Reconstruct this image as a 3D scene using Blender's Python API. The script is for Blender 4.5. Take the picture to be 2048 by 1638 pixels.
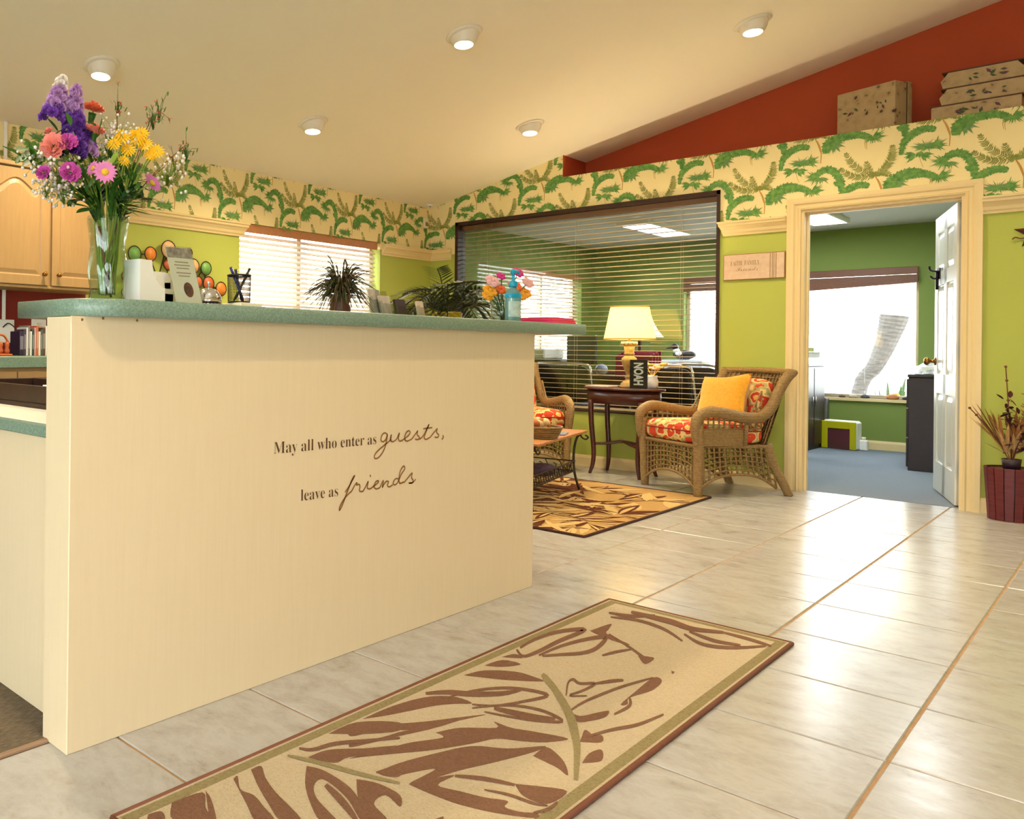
import bpy, bmesh, math, random
from mathutils import Vector, Matrix
R = math.radians
rnd = random.Random(7)
for o in list(bpy.data.objects):
    bpy.data.objects.remove(o, do_unlink=True)
sc = bpy.context.scene
COL = sc.collection

# ------------------------------------------------------------------ camera
FPX, CX, CY = 1624.5575, 431.5, 693.36          # focal length and principal point in pixels of the 2048x1638 frame
YAW, ROLL = R(-49.36387), R(0.618236)
CAM = Vector((0, 0, 1.0))
fw = Vector((math.sin(YAW), math.cos(YAW), 0))
r0 = Vector((math.cos(YAW), -math.sin(YAW), 0)); u0 = Vector((0, 0, 1))
rt = r0 * math.cos(ROLL) + u0 * math.sin(ROLL)
up = u0 * math.cos(ROLL) - r0 * math.sin(ROLL)
cd = bpy.data.cameras.new('camera')
cam = bpy.data.objects.new('camera', cd); COL.objects.link(cam); sc.camera = cam
cam.matrix_world = Matrix(((rt.x, up.x, -fw.x, CAM.x), (rt.y, up.y, -fw.y, CAM.y), (rt.z, up.z, -fw.z, CAM.z), (0, 0, 0, 1)))
cd.sensor_width = 36; cd.lens = 36 * FPX / 2048
cd.shift_x = (1024 - CX) / 2048; cd.shift_y = -(819 - CY) / 2048
cd.clip_start = 0.05; cd.clip_end = 200

# ------------------------------------------------------------------ world, exposure
wd = bpy.data.worlds.new('sky'); sc.world = wd; wd.use_nodes = True
wb = wd.node_tree.nodes['Background']
wb.inputs[0].default_value = (0.88, 0.94, 1.0, 1); wb.inputs[1].default_value = 5.6
vs = sc.view_settings
vs.view_transform = 'Standard'; vs.look = 'None'; vs.gamma = 1.0; vs.use_curve_mapping = False
vs.exposure = 1.06
cy = sc.cycles
cy.use_denoising = True
cy.max_bounces = 7; cy.diffuse_bounces = 4; cy.glossy_bounces = 3; cy.transmission_bounces = 5; cy.transparent_max_bounces = 16
cy.use_adaptive_sampling = True; cy.adaptive_threshold = 0.07
cy.caustics_reflective = False; cy.caustics_refractive = False
cy.sample_clamp_indirect = 6.0

# room measures (metres)
XA, YB, YO = -4.87, 7.05, 10.74         # left wall, wall with the office window, rear wall of the offices
XR, YF = 2.6, -3.6                      # right wall and front wall behind the camera
CZ0, CS = 2.43, 0.225                   # ceiling height at the left wall and its slope
def ceil_z(x): return CZ0 + CS * (x - XA)

def P(px, py, X=None, Y=None, Z=None):
    """point of the room seen at a photo pixel on the plane X=, Y= or Z="""
    d = fw * FPX + rt * (px - CX) - up * (py - CY)
    a, v = (0, X) if X is not None else (1, Y) if Y is not None else (2, Z)
    return CAM + d * ((v - CAM[a]) / d[a])

# ------------------------------------------------------------------ materials
def lin(c):
    f = lambda v: v / 12.92 if v <= 0.04045 else ((v + 0.055) / 1.055) ** 2.4
    return tuple(f(v / 255.0) for v in c) + (1.0,)
def newmat(name):
    m = bpy.data.materials.new(name); m.use_nodes = True
    nt = m.node_tree; return m, nt, nt.nodes['Principled BSDF']
def coords(nt, kind='Object', scale=(1, 1, 1)):
    tc = nt.nodes.new('ShaderNodeTexCoord'); mp = nt.nodes.new('ShaderNodeMapping')
    mp.inputs['Scale'].default_value = scale
    nt.links.new(tc.outputs[kind], mp.inputs['Vector']); return mp.outputs['Vector']
def noise(nt, vec, scale, detail=3, rough=0.55, dist=0.0):
    n = nt.nodes.new('ShaderNodeTexNoise'); n.inputs['Scale'].default_value = scale
    n.inputs['Detail'].default_value = detail; n.inputs['Roughness'].default_value = rough
    n.inputs['Distortion'].default_value = dist
    nt.links.new(vec, n.inputs['Vector']); return n.outputs['Fac']
def ramp(nt, fac, stops, interp='LINEAR'):
    r = nt.nodes.new('ShaderNodeValToRGB'); e = r.color_ramp.elements; r.color_ramp.interpolation = interp
    while len(e) < len(stops): e.new(0.5)
    for i, (p, c) in enumerate(stops): e[i].position = p; e[i].color = lin(c)
    nt.links.new(fac, r.inputs['Fac']); return r.outputs['Color']
def bump(nt, b, height, strength=0.2, dist=0.01):
    n = nt.nodes.new('ShaderNodeBump'); n.inputs['Strength'].default_value = strength; n.inputs['Distance'].default_value = dist
    nt.links.new(height, n.inputs['Height']); nt.links.new(n.outputs['Normal'], b.inputs['Normal'])
def mat(name, c, rough=0.5, var=None, vscale=8, stretch=(1, 1, 1), bumps=0, bscale=60, metal=0.0, spec=0.5, kind='Object', coat=0, sheen=0, alpha=None, trans=0):
    """plain or two-tone noise material: c base colour (sRGB 0-255), var second colour"""
    m, nt, b = newmat(name)
    b.inputs['Base Color'].default_value = lin(c); b.inputs['Roughness'].default_value = rough
    b.inputs['Metallic'].default_value = metal; b.inputs['Specular IOR Level'].default_value = spec
    b.inputs['Coat Weight'].default_value = coat; b.inputs['Sheen Weight'].default_value = sheen
    b.inputs['Transmission Weight'].default_value = trans
    if var or bumps: v = coords(nt, kind, stretch)
    if var: nt.links.new(ramp(nt, noise(nt, v, vscale, 4), [(0.3, c), (0.7, var)]), b.inputs['Base Color'])
    if bumps: bump(nt, b, noise(nt, v, bscale, 2), bumps)
    m.diffuse_color = lin(c); return m
def emat(name, c, strength, c2=(255, 255, 255)):
    m, nt, b = newmat(name); b.inputs['Base Color'].default_value = lin(c2)
    b.inputs['Emission Color'].default_value = lin(c); b.inputs['Emission Strength'].default_value = strength; return m
def glassmat(name, tint=(250, 252, 250), refl=1.0, rough=0.0):
    """clear pane: transparent with fresnel reflection, so daylight passes straight through it"""
    m = bpy.data.materials.new(name); m.use_nodes = True; nt = m.node_tree; nt.nodes.clear()
    out = nt.nodes.new('ShaderNodeOutputMaterial'); mix = nt.nodes.new('ShaderNodeMixShader')
    tr = nt.nodes.new('ShaderNodeBsdfTransparent'); gl = nt.nodes.new('ShaderNodeBsdfGlossy'); fr = nt.nodes.new('ShaderNodeFresnel')
    tr.inputs[0].default_value = lin(tint); gl.inputs['Roughness'].default_value = rough; 
    ge = nt.nodes.new('ShaderNodeNewGeometry'); mr = nt.nodes.new('ShaderNodeMapRange'); mr.inputs[3].default_value = 1.45; mr.inputs[4].default_value = 1 / 1.45   # same reflectance from either face of the pane
    nt.links.new(ge.outputs['Backfacing'], mr.inputs[0]); nt.links.new(mr.outputs[0], fr.inputs['IOR'])
    gl.inputs['Color'].default_value = (refl, refl, refl, 1)
    nt.links.new(fr.outputs[0], mix.inputs[0]); nt.links.new(tr.outputs[0], mix.inputs[1]); nt.links.new(gl.outputs[0], mix.inputs[2])
    nt.links.new(mix.outputs[0], out.inputs[0]); return m
def translucent(name, c, t=0.5, rough=0.6):
    m = bpy.data.materials.new(name); m.use_nodes = True; nt = m.node_tree; b = nt.nodes['Principled BSDF']; out = nt.nodes['Material Output']
    b.inputs['Base Color'].default_value = lin(c); b.inputs['Roughness'].default_value = rough
    tl = nt.nodes.new('ShaderNodeBsdfTranslucent'); tl.inputs[0].default_value = lin(c); mix = nt.nodes.new('ShaderNodeMixShader'); mix.inputs[0].default_value = t
    nt.links.new(b.outputs[0], mix.inputs[1]); nt.links.new(tl.outputs[0], mix.inputs[2]); nt.links.new(mix.outputs[0], out.inputs[0]); return m

M = {}
M['ceiling'] = mat('ceiling paint', (249, 241, 224), 0.9, bumps=0.15, bscale=220)
M['green'] = mat('green wall paint', (176, 184, 84), 0.75, bumps=0.12, bscale=200)
M['green_dimmed'] = mat('green wall paint darkened for shade', (124, 142, 66), 0.75, bumps=0.1, bscale=200)  # wall green made darker; the office's dimmer light is put into the colour
M['office_ceiling'] = mat('office ceiling', (206, 206, 200), 0.9, bumps=0.15, bscale=200)
M['red'] = mat('brick red wall paint', (182, 74, 36), 0.75, bumps=0.15, bscale=200)
M['kitchen_red'] = mat('dark red backsplash paint', (128, 30, 16), 0.7, bumps=0.15, bscale=200)
M['cream'] = mat('cream plaster', (226, 208, 168), 0.85, bumps=0.1, bscale=200)
M['trim'] = mat('cream trim paint', (230, 206, 152), 0.45)
M['white_paint'] = mat('white door paint', (226, 226, 218), 0.3)
M['dark_wood'] = mat('dark brown window wood', (40, 20, 14), 0.45, (58, 30, 20), 30, (1, 1, 6))
M['cherry'] = mat('dark cherry wood', (58, 20, 16), 0.35, (84, 34, 24), 12, (1, 1, 8), coat=0.2)
M['espresso'] = mat('espresso laminate', (34, 16, 20), 0.4, (48, 24, 26), 10, (1, 1, 8))
M['slat_tan'] = mat('tan wood blind slat', (220, 192, 156), 0.45)
M['valance'] = mat('brown wood valance', (176, 116, 72), 0.5, (196, 134, 88), 14, (1, 8, 8))
M['valance_dark'] = mat('dark wood valance', (108, 66, 44), 0.5, (126, 82, 58), 14, (8, 1, 8))
M['slat_white'] = translucent('white blind slat', (226, 215, 202), 0.4)
M['glass'] = glassmat('window glass')
M['clear'] = glassmat('clear acrylic', (240, 244, 244))
M['carpet_blue'] = mat('blue grey office carpet', (118, 132, 148), 0.95, (92, 104, 120), 260, bumps=0.6, bscale=420, sheen=0.3)
M['carpet_brown'] = mat('brown ribbed carpet', (128, 112, 92), 0.95, (84, 72, 58), 300, (1, 0.15, 1), bumps=0.6, bscale=420)
M['grout'] = mat('tan grout', (186, 150, 112), 0.8, (164, 128, 92), 20)
M['teal'] = mat('speckled green laminate', (136, 160, 142), 0.32, (100, 124, 110), 190)
M['teal_dark'] = M['teal']
M['black'] = mat('black plastic', (20, 20, 22), 0.4)
M['black_metal'] = mat('black wire', (22, 20, 24), 0.45, metal=0.3)
M['chrome'] = mat('chrome', (225, 225, 228), 0.12, metal=1.0)
M['brass'] = mat('aged brass', (150, 104, 48), 0.3, metal=1.0)
M['nickel'] = mat('nickel', (190, 186, 172), 0.25, metal=1.0)
M['iron'] = mat('wrought iron', (52, 46, 36), 0.55, (74, 64, 48), 40, metal=0.5)
M['white_plastic'] = mat('white plastic', (240, 238, 232), 0.4)
M['paper'] = mat('white paper', (240, 236, 228), 0.7)
M['cream_paper'] = mat('cream card', (236, 224, 196), 0.6)
M['gold'] = mat('gold fabric', (232, 168, 38), 0.9, (218, 150, 30), 60, bumps=0.4, bscale=300, sheen=0.3)

# tile: every tile carries its own tone and marbling
def tilemat():
    m, nt, b = newmat('ceramic floor tile')
    v = coords(nt, 'Object'); oi = nt.nodes.new('ShaderNodeObjectInfo')
    add = nt.nodes.new('ShaderNodeVectorMath'); add.operation = 'ADD'
    sc_ = nt.nodes.new('ShaderNodeVectorMath'); sc_.operation = 'SCALE'; sc_.inputs['Scale'].default_value = 7.0
    nt.links.new(oi.outputs['Location'], sc_.inputs[0]); nt.links.new(v, add.inputs[0]); nt.links.new(sc_.outputs[0], add.inputs[1])
    mp = nt.nodes.new('ShaderNodeMapping'); mp.inputs['Scale'].default_value = (1.2, 1.9, 1); mp.inputs['Rotation'].default_value = (0, 0, 0.5)
    nt.links.new(add.outputs[0], mp.inputs[0])
    n1 = noise(nt, mp.outputs[0], 5.0, 8, 0.72, 0.25)
    nt.links.new(ramp(nt, n1, [(0.28, (146, 138, 128)), (0.42, (172, 168, 165)), (0.58, (184, 182, 182)), (0.76, (164, 158, 150))]), b.inputs['Base Color'])
    n2 = noise(nt, mp.outputs[0], 9, 6, 0.7)
    mr = nt.nodes.new('ShaderNodeMapRange'); mr.inputs[3].default_value = 0.14; mr.inputs[4].default_value = 0.32
    nt.links.new(n2, mr.inputs[0]); nt.links.new(mr.outputs[0], b.inputs['Roughness'])
    b.inputs['Specular IOR Level'].default_value = .65; bump(nt, b, n2, 0.05, 0.01); return m
M['tile'] = tilemat()
# maple laminate: fine vertical grain
def maple(name, a, c, stretch, rough=0.4):
    m, nt, b = newmat(name); v = coords(nt, 'Object', stretch)
    nt.links.new(ramp(nt, noise(nt, v, 14, 6, 0.65, 0.3), [(0.3, a), (0.72, c)]), b.inputs['Base Color'])
    b.inputs['Roughness'].default_value = rough; return m
M['maple'] = maple('maple laminate', (226, 205, 169), (229, 209, 173), (6, 6, 0.35))
M['cabinet'] = maple('honey maple cabinet', (166, 132, 88), (175, 142, 96), (6, 6, 0.5))
# wallpaper ground, green paint below
def wallmat(name, split):
    m, nt, b = newmat(name); v = coords(nt)
    sp = nt.nodes.new('ShaderNodeSeparateXYZ'); nt.links.new(v, sp.inputs[0])
    gt = nt.nodes.new('ShaderNodeMath'); gt.operation = 'GREATER_THAN'; gt.inputs[1].default_value = split; nt.links.new(sp.outputs[2], gt.inputs[0])
    mx = nt.nodes.new('ShaderNodeMix'); mx.data_type = 'RGBA'; nt.links.new(gt.outputs[0], mx.inputs[0])
    mx.inputs[6].default_value = lin((176, 184, 84)); mx.inputs[7].default_value = lin((244, 226, 168))
    nt.links.new(mx.outputs[2], b.inputs['Base Color']); b.inputs['Roughness'].default_value = 0.75
    bump(nt, b, noise(nt, v, 200, 2), 0.12); return m
M['wall'] = wallmat('green paint under cream wallpaper', 1.945)

# ------------------------------------------------------------------ mesh builder
class MB:
    def __init__(s): s.v = []; s.f = []; s.sm = []
    def add(s, vs, fs, M4=None, smooth=False):
        b = len(s.v)
        s.v += [tuple(M4 @ Vector(p)) if M4 else tuple(p) for p in vs]
        for f in fs: s.f.append([i + b for i in f]); s.sm.append(smooth)
        return s
    def box(s, x0, x1, y0, y1, z0, z1, M4=None):
        vs = [(x0, y0, z0), (x1, y0, z0), (x1, y1, z0), (x0, y1, z0), (x0, y0, z1), (x1, y0, z1), (x1, y1, z1), (x0, y1, z1)]
        return s.add(vs, [(0, 3, 2, 1), (4, 5, 6, 7), (0, 1, 5, 4), (1, 2, 6, 5), (2, 3, 7, 6), (3, 0, 4, 7)], M4)
    def cbox(s, x0, x1, y0, y1, z0, z1, c=0.003, M4=None):
        """box with chamfered edges"""
        vs = []; idx = {}
        lo = (x0, y0, z0); hi = (x1, y1, z1)
        for cx in (0, 1):
            for cyy in (0, 1):
                for cz in (0, 1):
                    k = (cx, cyy, cz)
                    p = [hi[i] if k[i] else lo[i] for i in range(3)]
                    q = [p[i] + (-c if k[i] else c) for i in range(3)]
                    for a in range(3):
                        w = list(q); w[a] = p[a]; idx[k + (a,)] = len(vs); vs.append(tuple(w))
        fs = []
        for a in range(3):
            b_, c_ = (a + 1) % 3, (a + 2) % 3
            for sd in (0, 1):
                ring = []
                for (i, j) in ((0, 0), (1, 0), (1, 1), (0, 1)):
                    k = [0, 0, 0]; k[a] = sd; k[b_] = i; k[c_] = j; ring.append(idx[tuple(k) + (a,)])
                fs.append(ring if sd else ring[::-1])
        for a in range(3):                       # edges along axis a
            b_, c_ = (a + 1) % 3, (a + 2) % 3
            for i in (0, 1):
                for j in (0, 1):
                    k0 = [0, 0, 0]; k1 = [0, 0, 0]; k1[a] = 1
                    for k in (k0, k1): k[b_] = i; k[c_] = j
                    f = [idx[tuple(k0) + (b_,)], idx[tuple(k1) + (b_,)], idx[tuple(k1) + (c_,)], idx[tuple(k0) + (c_,)]]
                    fs.append(f if (i == j) else f[::-1])
        for k in [(a, b, c2) for a in (0, 1) for b in (0, 1) for c2 in (0, 1)]:
            f = [idx[k + (0,)], idx[k + (1,)], idx[k + (2,)]]
            fs.append(f if sum(k) % 2 else f[::-1])
        return s.add(vs, fs, M4)
    def prism(s, pts, z0, z1, M4=None, smooth=False):
        """polygon (x,y) extruded from z0 to z1"""
        n = len(pts); vs = [(x, y, z0) for x, y in pts] + [(x, y, z1) for x, y in pts]
        fs = [list(range(n))[::-1], list(range(n, 2 * n))]
        s.add(vs, fs, M4)
        b = len(s.v) - 2 * n
        for i in range(n): s.f.append([b + i, b + (i + 1) % n, b + n + (i + 1) % n, b + n + i]); s.sm.append(smooth)
        return s
    def lathe(s, prof, n=24, M4=None, cap=True, smooth=True, a0=0, a1=2 * math.pi):
        """profile [(r,z)] turned about z"""
        full = abs(a1 - a0 - 2 * math.pi) < 1e-6; m = n if full else n + 1
        vs = []; fs = []
        for r, z in prof:
            for i in range(m):
                a = a0 + (a1 - a0) * i / n; vs.append((r * math.cos(a), r * math.sin(a), z))
        for k in range(len(prof) - 1):
            for i in range(n):
                j = (i + 1) % m; fs.append([k * m + i, k * m + j, (k + 1) * m + j, (k + 1) * m + i])
        if cap and full:
            if prof[0][0] > 1e-5: fs.append(list(range(m))[::-1])
            if prof[-1][0] > 1e-5: fs.append([(len(prof) - 1) * m + i for i in range(m)])
        return s.add(vs, fs, M4, smooth)
    def tube(s, path, rad, n=8, M4=None, closed=False, flat=1.0, smooth=True, caps=True):
        """round bar along a path; rad a number or a list; flat squashes the section"""
        pts = [Vector(p) for p in path]; k = len(pts)
        rr = rad if isinstance(rad, (list, tuple)) else [rad] * k
        vs = []; fs = []; prev = None
        for i in range(k):
            if closed: t = pts[(i + 1) % k] - pts[i - 1]
            else: t = pts[min(i + 1, k - 1)] - pts[max(i - 1, 0)]
            t.normalize() if t.length > 1e-9 else None
            if prev is None:
                a = Vector((0, 0, 1)) if abs(t.z) < 0.9 else Vector((1, 0, 0))
                nrm = t.cross(a).normalized()
            else:
                nrm = prev - t * prev.dot(t)
                nrm = nrm.normalized() if nrm.length > 1e-6 else t.orthogonal().normalized()
            prev = nrm; bn = t.cross(nrm)
            for j in range(n):
                a = 2 * math.pi * j / n
                vs.append(pts[i] + nrm * (math.cos(a) * rr[i]) + bn * (math.sin(a) * rr[i] * flat))
        for i in range(k if closed else k - 1):
            i2 = (i + 1) % k
            for j in range(n): fs.append([i * n + j, i * n + (j + 1) % n, i2 * n + (j + 1) % n, i2 * n + j])
        if caps and not closed: fs += [list(range(n))[::-1], [(k - 1) * n + j for j in range(n)]]
        return s.add(vs, fs, M4, smooth)
    def sphere(s, c, r, n=12, m=8, sc=(1, 1, 1), M4=None, smooth=True):
        vs = []; fs = []
        for i in range(m + 1):
            th = math.pi * i / m
            for j in range(n):
                ph = 2 * math.pi * j / n
                vs.append((c[0] + r * sc[0] * math.sin(th) * math.cos(ph), c[1] + r * sc[1] * math.sin(th) * math.sin(ph), c[2] + r * sc[2] * math.cos(th)))
        for i in range(m):
            for j in range(n): fs.append([i * n + j, (i + 1) * n + j, (i + 1) * n + (j + 1) % n, i * n + (j + 1) % n])
        return s.add(vs, fs, M4, smooth)
    def grid(s, fn, nu, nv, M4=None, smooth=True):
        vs = [fn(i / nu, j / nv) for j in range(nv + 1) for i in range(nu + 1)]
        fs = [[j * (nu + 1) + i, j * (nu + 1) + i + 1, (j + 1) * (nu + 1) + i + 1, (j + 1) * (nu + 1) + i] for j in range(nv) for i in range(nu)]
        return s.add(vs, fs, M4, smooth)
    def data(s, name, m):
        me = bpy.data.meshes.new(name); me.from_pydata(s.v, [], s.f)
        me.polygons.foreach_set('use_smooth', s.sm)
        me.materials.append(m); me.update(); return me
    def obj(s, name, m, parent=None, loc=None, fix=True):
        me = s.data(name, m)
        if fix:
            bm = bmesh.new(); bm.from_mesh(me); bmesh.ops.recalc_face_normals(bm, faces=bm.faces[:]); bm.to_mesh(me); bm.free()
        return link(name, me, parent, loc)
def link(name, data, parent=None, loc=None):
    o = bpy.data.objects.new(name, data); COL.objects.link(o)
    if parent: o.parent = parent
    if loc is not None: o.location = loc
    return o
def tag(o, label=None, cat=None, group=None, kind=None):
    if label: o['label'] = label
    if cat: o['category'] = cat
    if group: o['group'] = group
    if kind: o['kind'] = kind
    return o
def thing(name, label, cat, loc=(0, 0, 0), rz=0, group=None):
    o = bpy.data.objects.new(name, None); COL.objects.link(o); o.empty_display_size = 0.1
    o.location = loc; o.rotation_euler = (0, 0, rz); return tag(o, label, cat, group)
def struct(o): o['kind'] = 'structure'; return o
def copy_tree(o, parent=None):
    c = o.copy(); COL.objects.link(c); c.parent = parent
    for ch in [x for x in bpy.data.objects if x.parent == o]: copy_tree(ch, c)
    return c
def bez(pts, n=8):
    """Catmull-Rom through points"""
    pts = [Vector(p) for p in pts]; out = []
    for i in range(len(pts) - 1):
        p0 = pts[max(i - 1, 0)]; p1 = pts[i]; p2 = pts[i + 1]; p3 = pts[min(i + 2, len(pts) - 1)]
        for k in range(n):
            t = k / n
            out.append(0.5 * ((2 * p1) + (p2 - p0) * t + (2 * p0 - 5 * p1 + 4 * p2 - p3) * t * t + (3 * p1 - p0 - 3 * p2 + p3) * t ** 3))
    out.append(pts[-1]); return out
def TR(loc, rz=0, rx=0, ry=0, s=1): return Matrix.Translation(loc) @ Matrix.Rotation(rz, 4, 'Z') @ Matrix.Rotation(ry, 4, 'Y') @ Matrix.Rotation(rx, 4, 'X') @ Matrix.Scale(s, 4)
def frame(origin, xdir, zdir):
    """matrix whose local x, z follow the two directions"""
    z = Vector(zdir).normalized(); x = Vector(xdir); x = (x - z * x.dot(z)).normalized(); y = z.cross(x)
    return Matrix(((x.x, y.x, z.x, origin[0]), (x.y, y.y, z.y, origin[1]), (x.z, y.z, z.z, origin[2]), (0, 0, 0, 1)))
# ================================================================== THE SETTING
def wallpoly(name, polys, axis, a, b, m):
    """wall pieces given as (h, z) polygons, extruded along the wall's thickness: axis 'Y' -> h is X, axis 'X' -> h is Y"""
    mb = MB()
    for pg in polys:
        n = len(pg)
        pt = (lambda h, t, z: (h, t, z)) if axis == 'Y' else (lambda h, t, z: (t, h, z))
        vs = [pt(h, a, z) for h, z in pg] + [pt(h, b, z) for h, z in pg]
        mb.add(vs, [list(range(n)), list(range(n, 2 * n))[::-1]] + [[i, n + i, n + (i + 1) % n, (i + 1) % n] for i in range(n)])
    return struct(mb.obj(name, m))
def rc(h0, h1, z0, z1): return [(h0, z0), (h1, z0), (h1, z1), (h0, z1)]
WX0, WX1, WZ0, WZ1 = -4.575, -2.235, 0.472, 2.255        # interior office window
DX0, DX1, DZ = -1.71, -0.83, 2.035                       # office door
NX, LZ, YN = -3.488, 2.545, 7.484                        # niche: left end, ledge height, back
ct = lambda x: ceil_z(x) + 0.03
wall_back = wallpoly('wall_back', [
    [(XA - 0.15, 0), (WX0, 0), (WX0, ct(WX0)), (XA - 0.15, ct(XA))], rc(WX0, WX1, 0, WZ0),
    [(WX0, WZ1), (NX - 0.004, WZ1), (NX - 0.004, ct(NX)), (WX0, ct(WX0))], rc(NX - 0.004, WX1, WZ1, LZ),
    rc(WX1, DX0, 0, LZ), rc(DX0, DX1, DZ, LZ), rc(DX1, XR + 0.15, 0, LZ)], 'Y', YB, YB + 0.14, M['wall'])
# red niche above the wall with its ledge
nb = MB(); nb.add([(NX, YN, LZ), (XR, YN, LZ), (XR, YN, ct(XR)), (NX, YN, ct(NX)), (NX, YN + 0.12, LZ), (XR, YN + 0.12, LZ), (XR, YN + 0.12, ct(XR)), (NX, YN + 0.12, ct(NX))],
    [(0, 1, 2, 3), (7, 6, 5, 4), (0, 3, 7, 4), (1, 5, 6, 2)])
struct(nb.obj('wall_niche', M['red']))
ns = MB(); ns.add([(NX, YB + 0.0005, LZ), (NX, YN, LZ), (NX, YN, ct(NX)), (NX, YB + 0.0005, ct(NX)), (NX - 0.004, YB + 0.0005, LZ), (NX - 0.1, YN, LZ), (NX - 0.1, YN, ct(NX)), (NX - 0.004, YB + 0.0005, ct(NX))],
    [(0, 1, 2, 3), (7, 6, 5, 4), (0, 3, 7, 4), (0, 4, 5, 1)])
struct(ns.obj('wall_niche_side', M['red']))
lb = MB(); lb.box(NX - 0.1, XR + 0.15, YB + 0.14, YN + 0.12, 2.41, LZ - 0.001); struct(lb.obj('trim_ledge', M['red']))
# left wall with its high window, and its run along the office
AY0, AY1, AZ0, AZ1 = 4.42, 6.235, 1.29, 2.012
OY0, OY1, OZ0, OZ1 = 8.72, 10.37, 0.85, 1.955
wall_left = wallpoly('wall_left', [rc(YF - 0.15, AY0, 0, CZ0 + .03), rc(AY0, AY1, 0, AZ0), rc(AY0, AY1, AZ1, CZ0 + .03), rc(AY1, YB, 0, CZ0 + .03)], 'X', XA, XA - 0.15, M['wall'])
wallpoly('wall_left_office', [rc(YB + .14, OY0, 0, 2.45), rc(OY0, OY1, 0, OZ0), rc(OY0, OY1, OZ1, 2.45), rc(OY1, YO + .15, 0, 2.45)], 'X', XA, XA - 0.15, M['green_dimmed'])
RX0, RX3, RZ0, RZ1 = -3.79, -1.607, 0.53, 1.89
wallpoly('wall_rear', [rc(XA, RX0, 0, 2.45), rc(RX0, RX3, 0, RZ0), rc(RX0, RX3, RZ1, 2.45), rc(RX3, -0.4, 0, 2.45)], 'Y', YO, YO + 0.15, M['green_dimmed'])
wallpoly('wall_right_office', [rc(YB + .14, YO, 0, 2.45)], 'X', -0.55, -0.4, M['green_dimmed'])
QY0, QY1, QZ1 = -3.0, -0.7, 2.45
wallpoly('wall_right', [rc(YF - .15, QY0, 0, ct(XR)), rc(QY0, QY1, 0, .1), rc(QY0, QY1, QZ1, ct(XR)), rc(QY1, YN + .12, 0, ct(XR))], 'X', XR, XR + 0.15, M['cream'])
SX0, SX1, SZ1 = -2.0, 2.2, 2.4
wallpoly('wall_front', [[(XA - .15, 0), (SX0, 0), (SX0, ct(SX0)), (XA - .15, ct(XA))], rc(SX0, SX1, 0, 0.1),
    [(SX0, SZ1), (SX1, SZ1), (SX1, ct(SX1)), (SX0, ct(SX0))], [(SX1, 0), (XR + .15, 0), (XR + .15, ct(XR)), (SX1, ct(SX1))]], 'Y', YF - 0.15, YF, M['cream'])
# ceilings
cb = MB(); x0, x1, y0, y1 = XA - 0.15, XR + 0.15, YF - 0.15, YN + 0.15
cb.add([(x0, y0, ceil_z(x0)), (x1, y0, ceil_z(x1)), (x1, y1, ceil_z(x1)), (x0, y1, ceil_z(x0)), (x0, y0, ceil_z(x0) + .16), (x1, y0, ceil_z(x1) + .16), (x1, y1, ceil_z(x1) + .16), (x0, y1, ceil_z(x0) + .16)],
    [(0, 3, 2, 1), (4, 5, 6, 7), (0, 1, 5, 4), (1, 2, 6, 5), (2, 3, 7, 6), (3, 0, 4, 7)])
ceiling = struct(cb.obj('ceiling', M['ceiling']))
struct(MB().box(XA, -0.4, YB + .14, YO + .15, 2.33, 2.405).obj('ceiling_office', M['office_ceiling']))
# floors
floor = struct(MB().box(XA - .15, XR + .15, YF - .15, 7.13, -0.12, -0.0035).obj('floor', M['grout']))
struct(MB().box(XA - .15, -0.4, 7.13, YO + .15, -0.12, 0.001).obj('floor_office_carpet', M['carpet_blue']))
struct(MB().box(XA, -1.8225, YF, 3.021, -0.003, 0.004).obj('floor_desk_carpet', M['carpet_brown']))
struct(MB().cbox(-1.835, -1.8185, YF, 3.021, -0.003, 0.0065, 0.002).obj('trim_carpet_edge', mat('carpet edge strip', (150, 120, 96), 0.6)))
T = 0.4625; G = 0.0035
tile_me = MB().cbox(-T / 2 + G, T / 2 - G, -T / 2 + G, T / 2 - G, -0.008, 0.0, 0.0028).data('tile', M['tile'])
cut = {}
for i in range(-10, 5):
    for j in range(-5, 13):
        tx0 = -0.432 + i * T; ty0 = 1.171 + j * T
        tx1, ty1 = tx0 + T, ty0 + T
        if ty0 >= 7.12 or tx1 <= XA + .02 or tx0 > 1.6: continue
        if ty1 < 3.05 and tx0 < -1.83: continue
        cx0, cx1, cy1 = max(tx0, XA), tx1, min(ty1, 7.13)
        if cx0 == tx0 and cy1 == ty1: me = tile_me
        else:
            k = (round(cx1 - cx0, 3), round(cy1 - ty0, 3))
            if k not in cut: cut[k] = MB().cbox(-k[0] / 2 + G, k[0] / 2 - G, -k[1] / 2 + G, k[1] / 2 - G, -0.008, 0, 0.0028).data('tile', M['tile'])
            me = cut[k]
        o = link('tile', me, floor, ((cx0 + cx1) / 2, (ty0 + cy1) / 2, 0))
        if (i * 7 + j * 3) % 2: o.rotation_euler.z = math.pi if me is tile_me else 0
# behind the camera the tiling goes on as one surface
tb = MB()
for i in range(-10, 7):
    for j in range(-11, -5):
        x = -0.432 + i * T; y = 1.171 + j * T
        if x < -1.83 or y < YF: continue
        tb.box(x + G, x + T - G, y + G, y + T - G, -0.008, 0)
tag(tb.obj('tile_rest', M['tile'], floor), kind='stuff')
struct(MB().box(-60, 60, -60, 80, -0.3, -0.2).obj('ground_outside', mat('pale concrete ground', (214, 208, 198), 0.9, (196, 190, 180), 3)))

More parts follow.
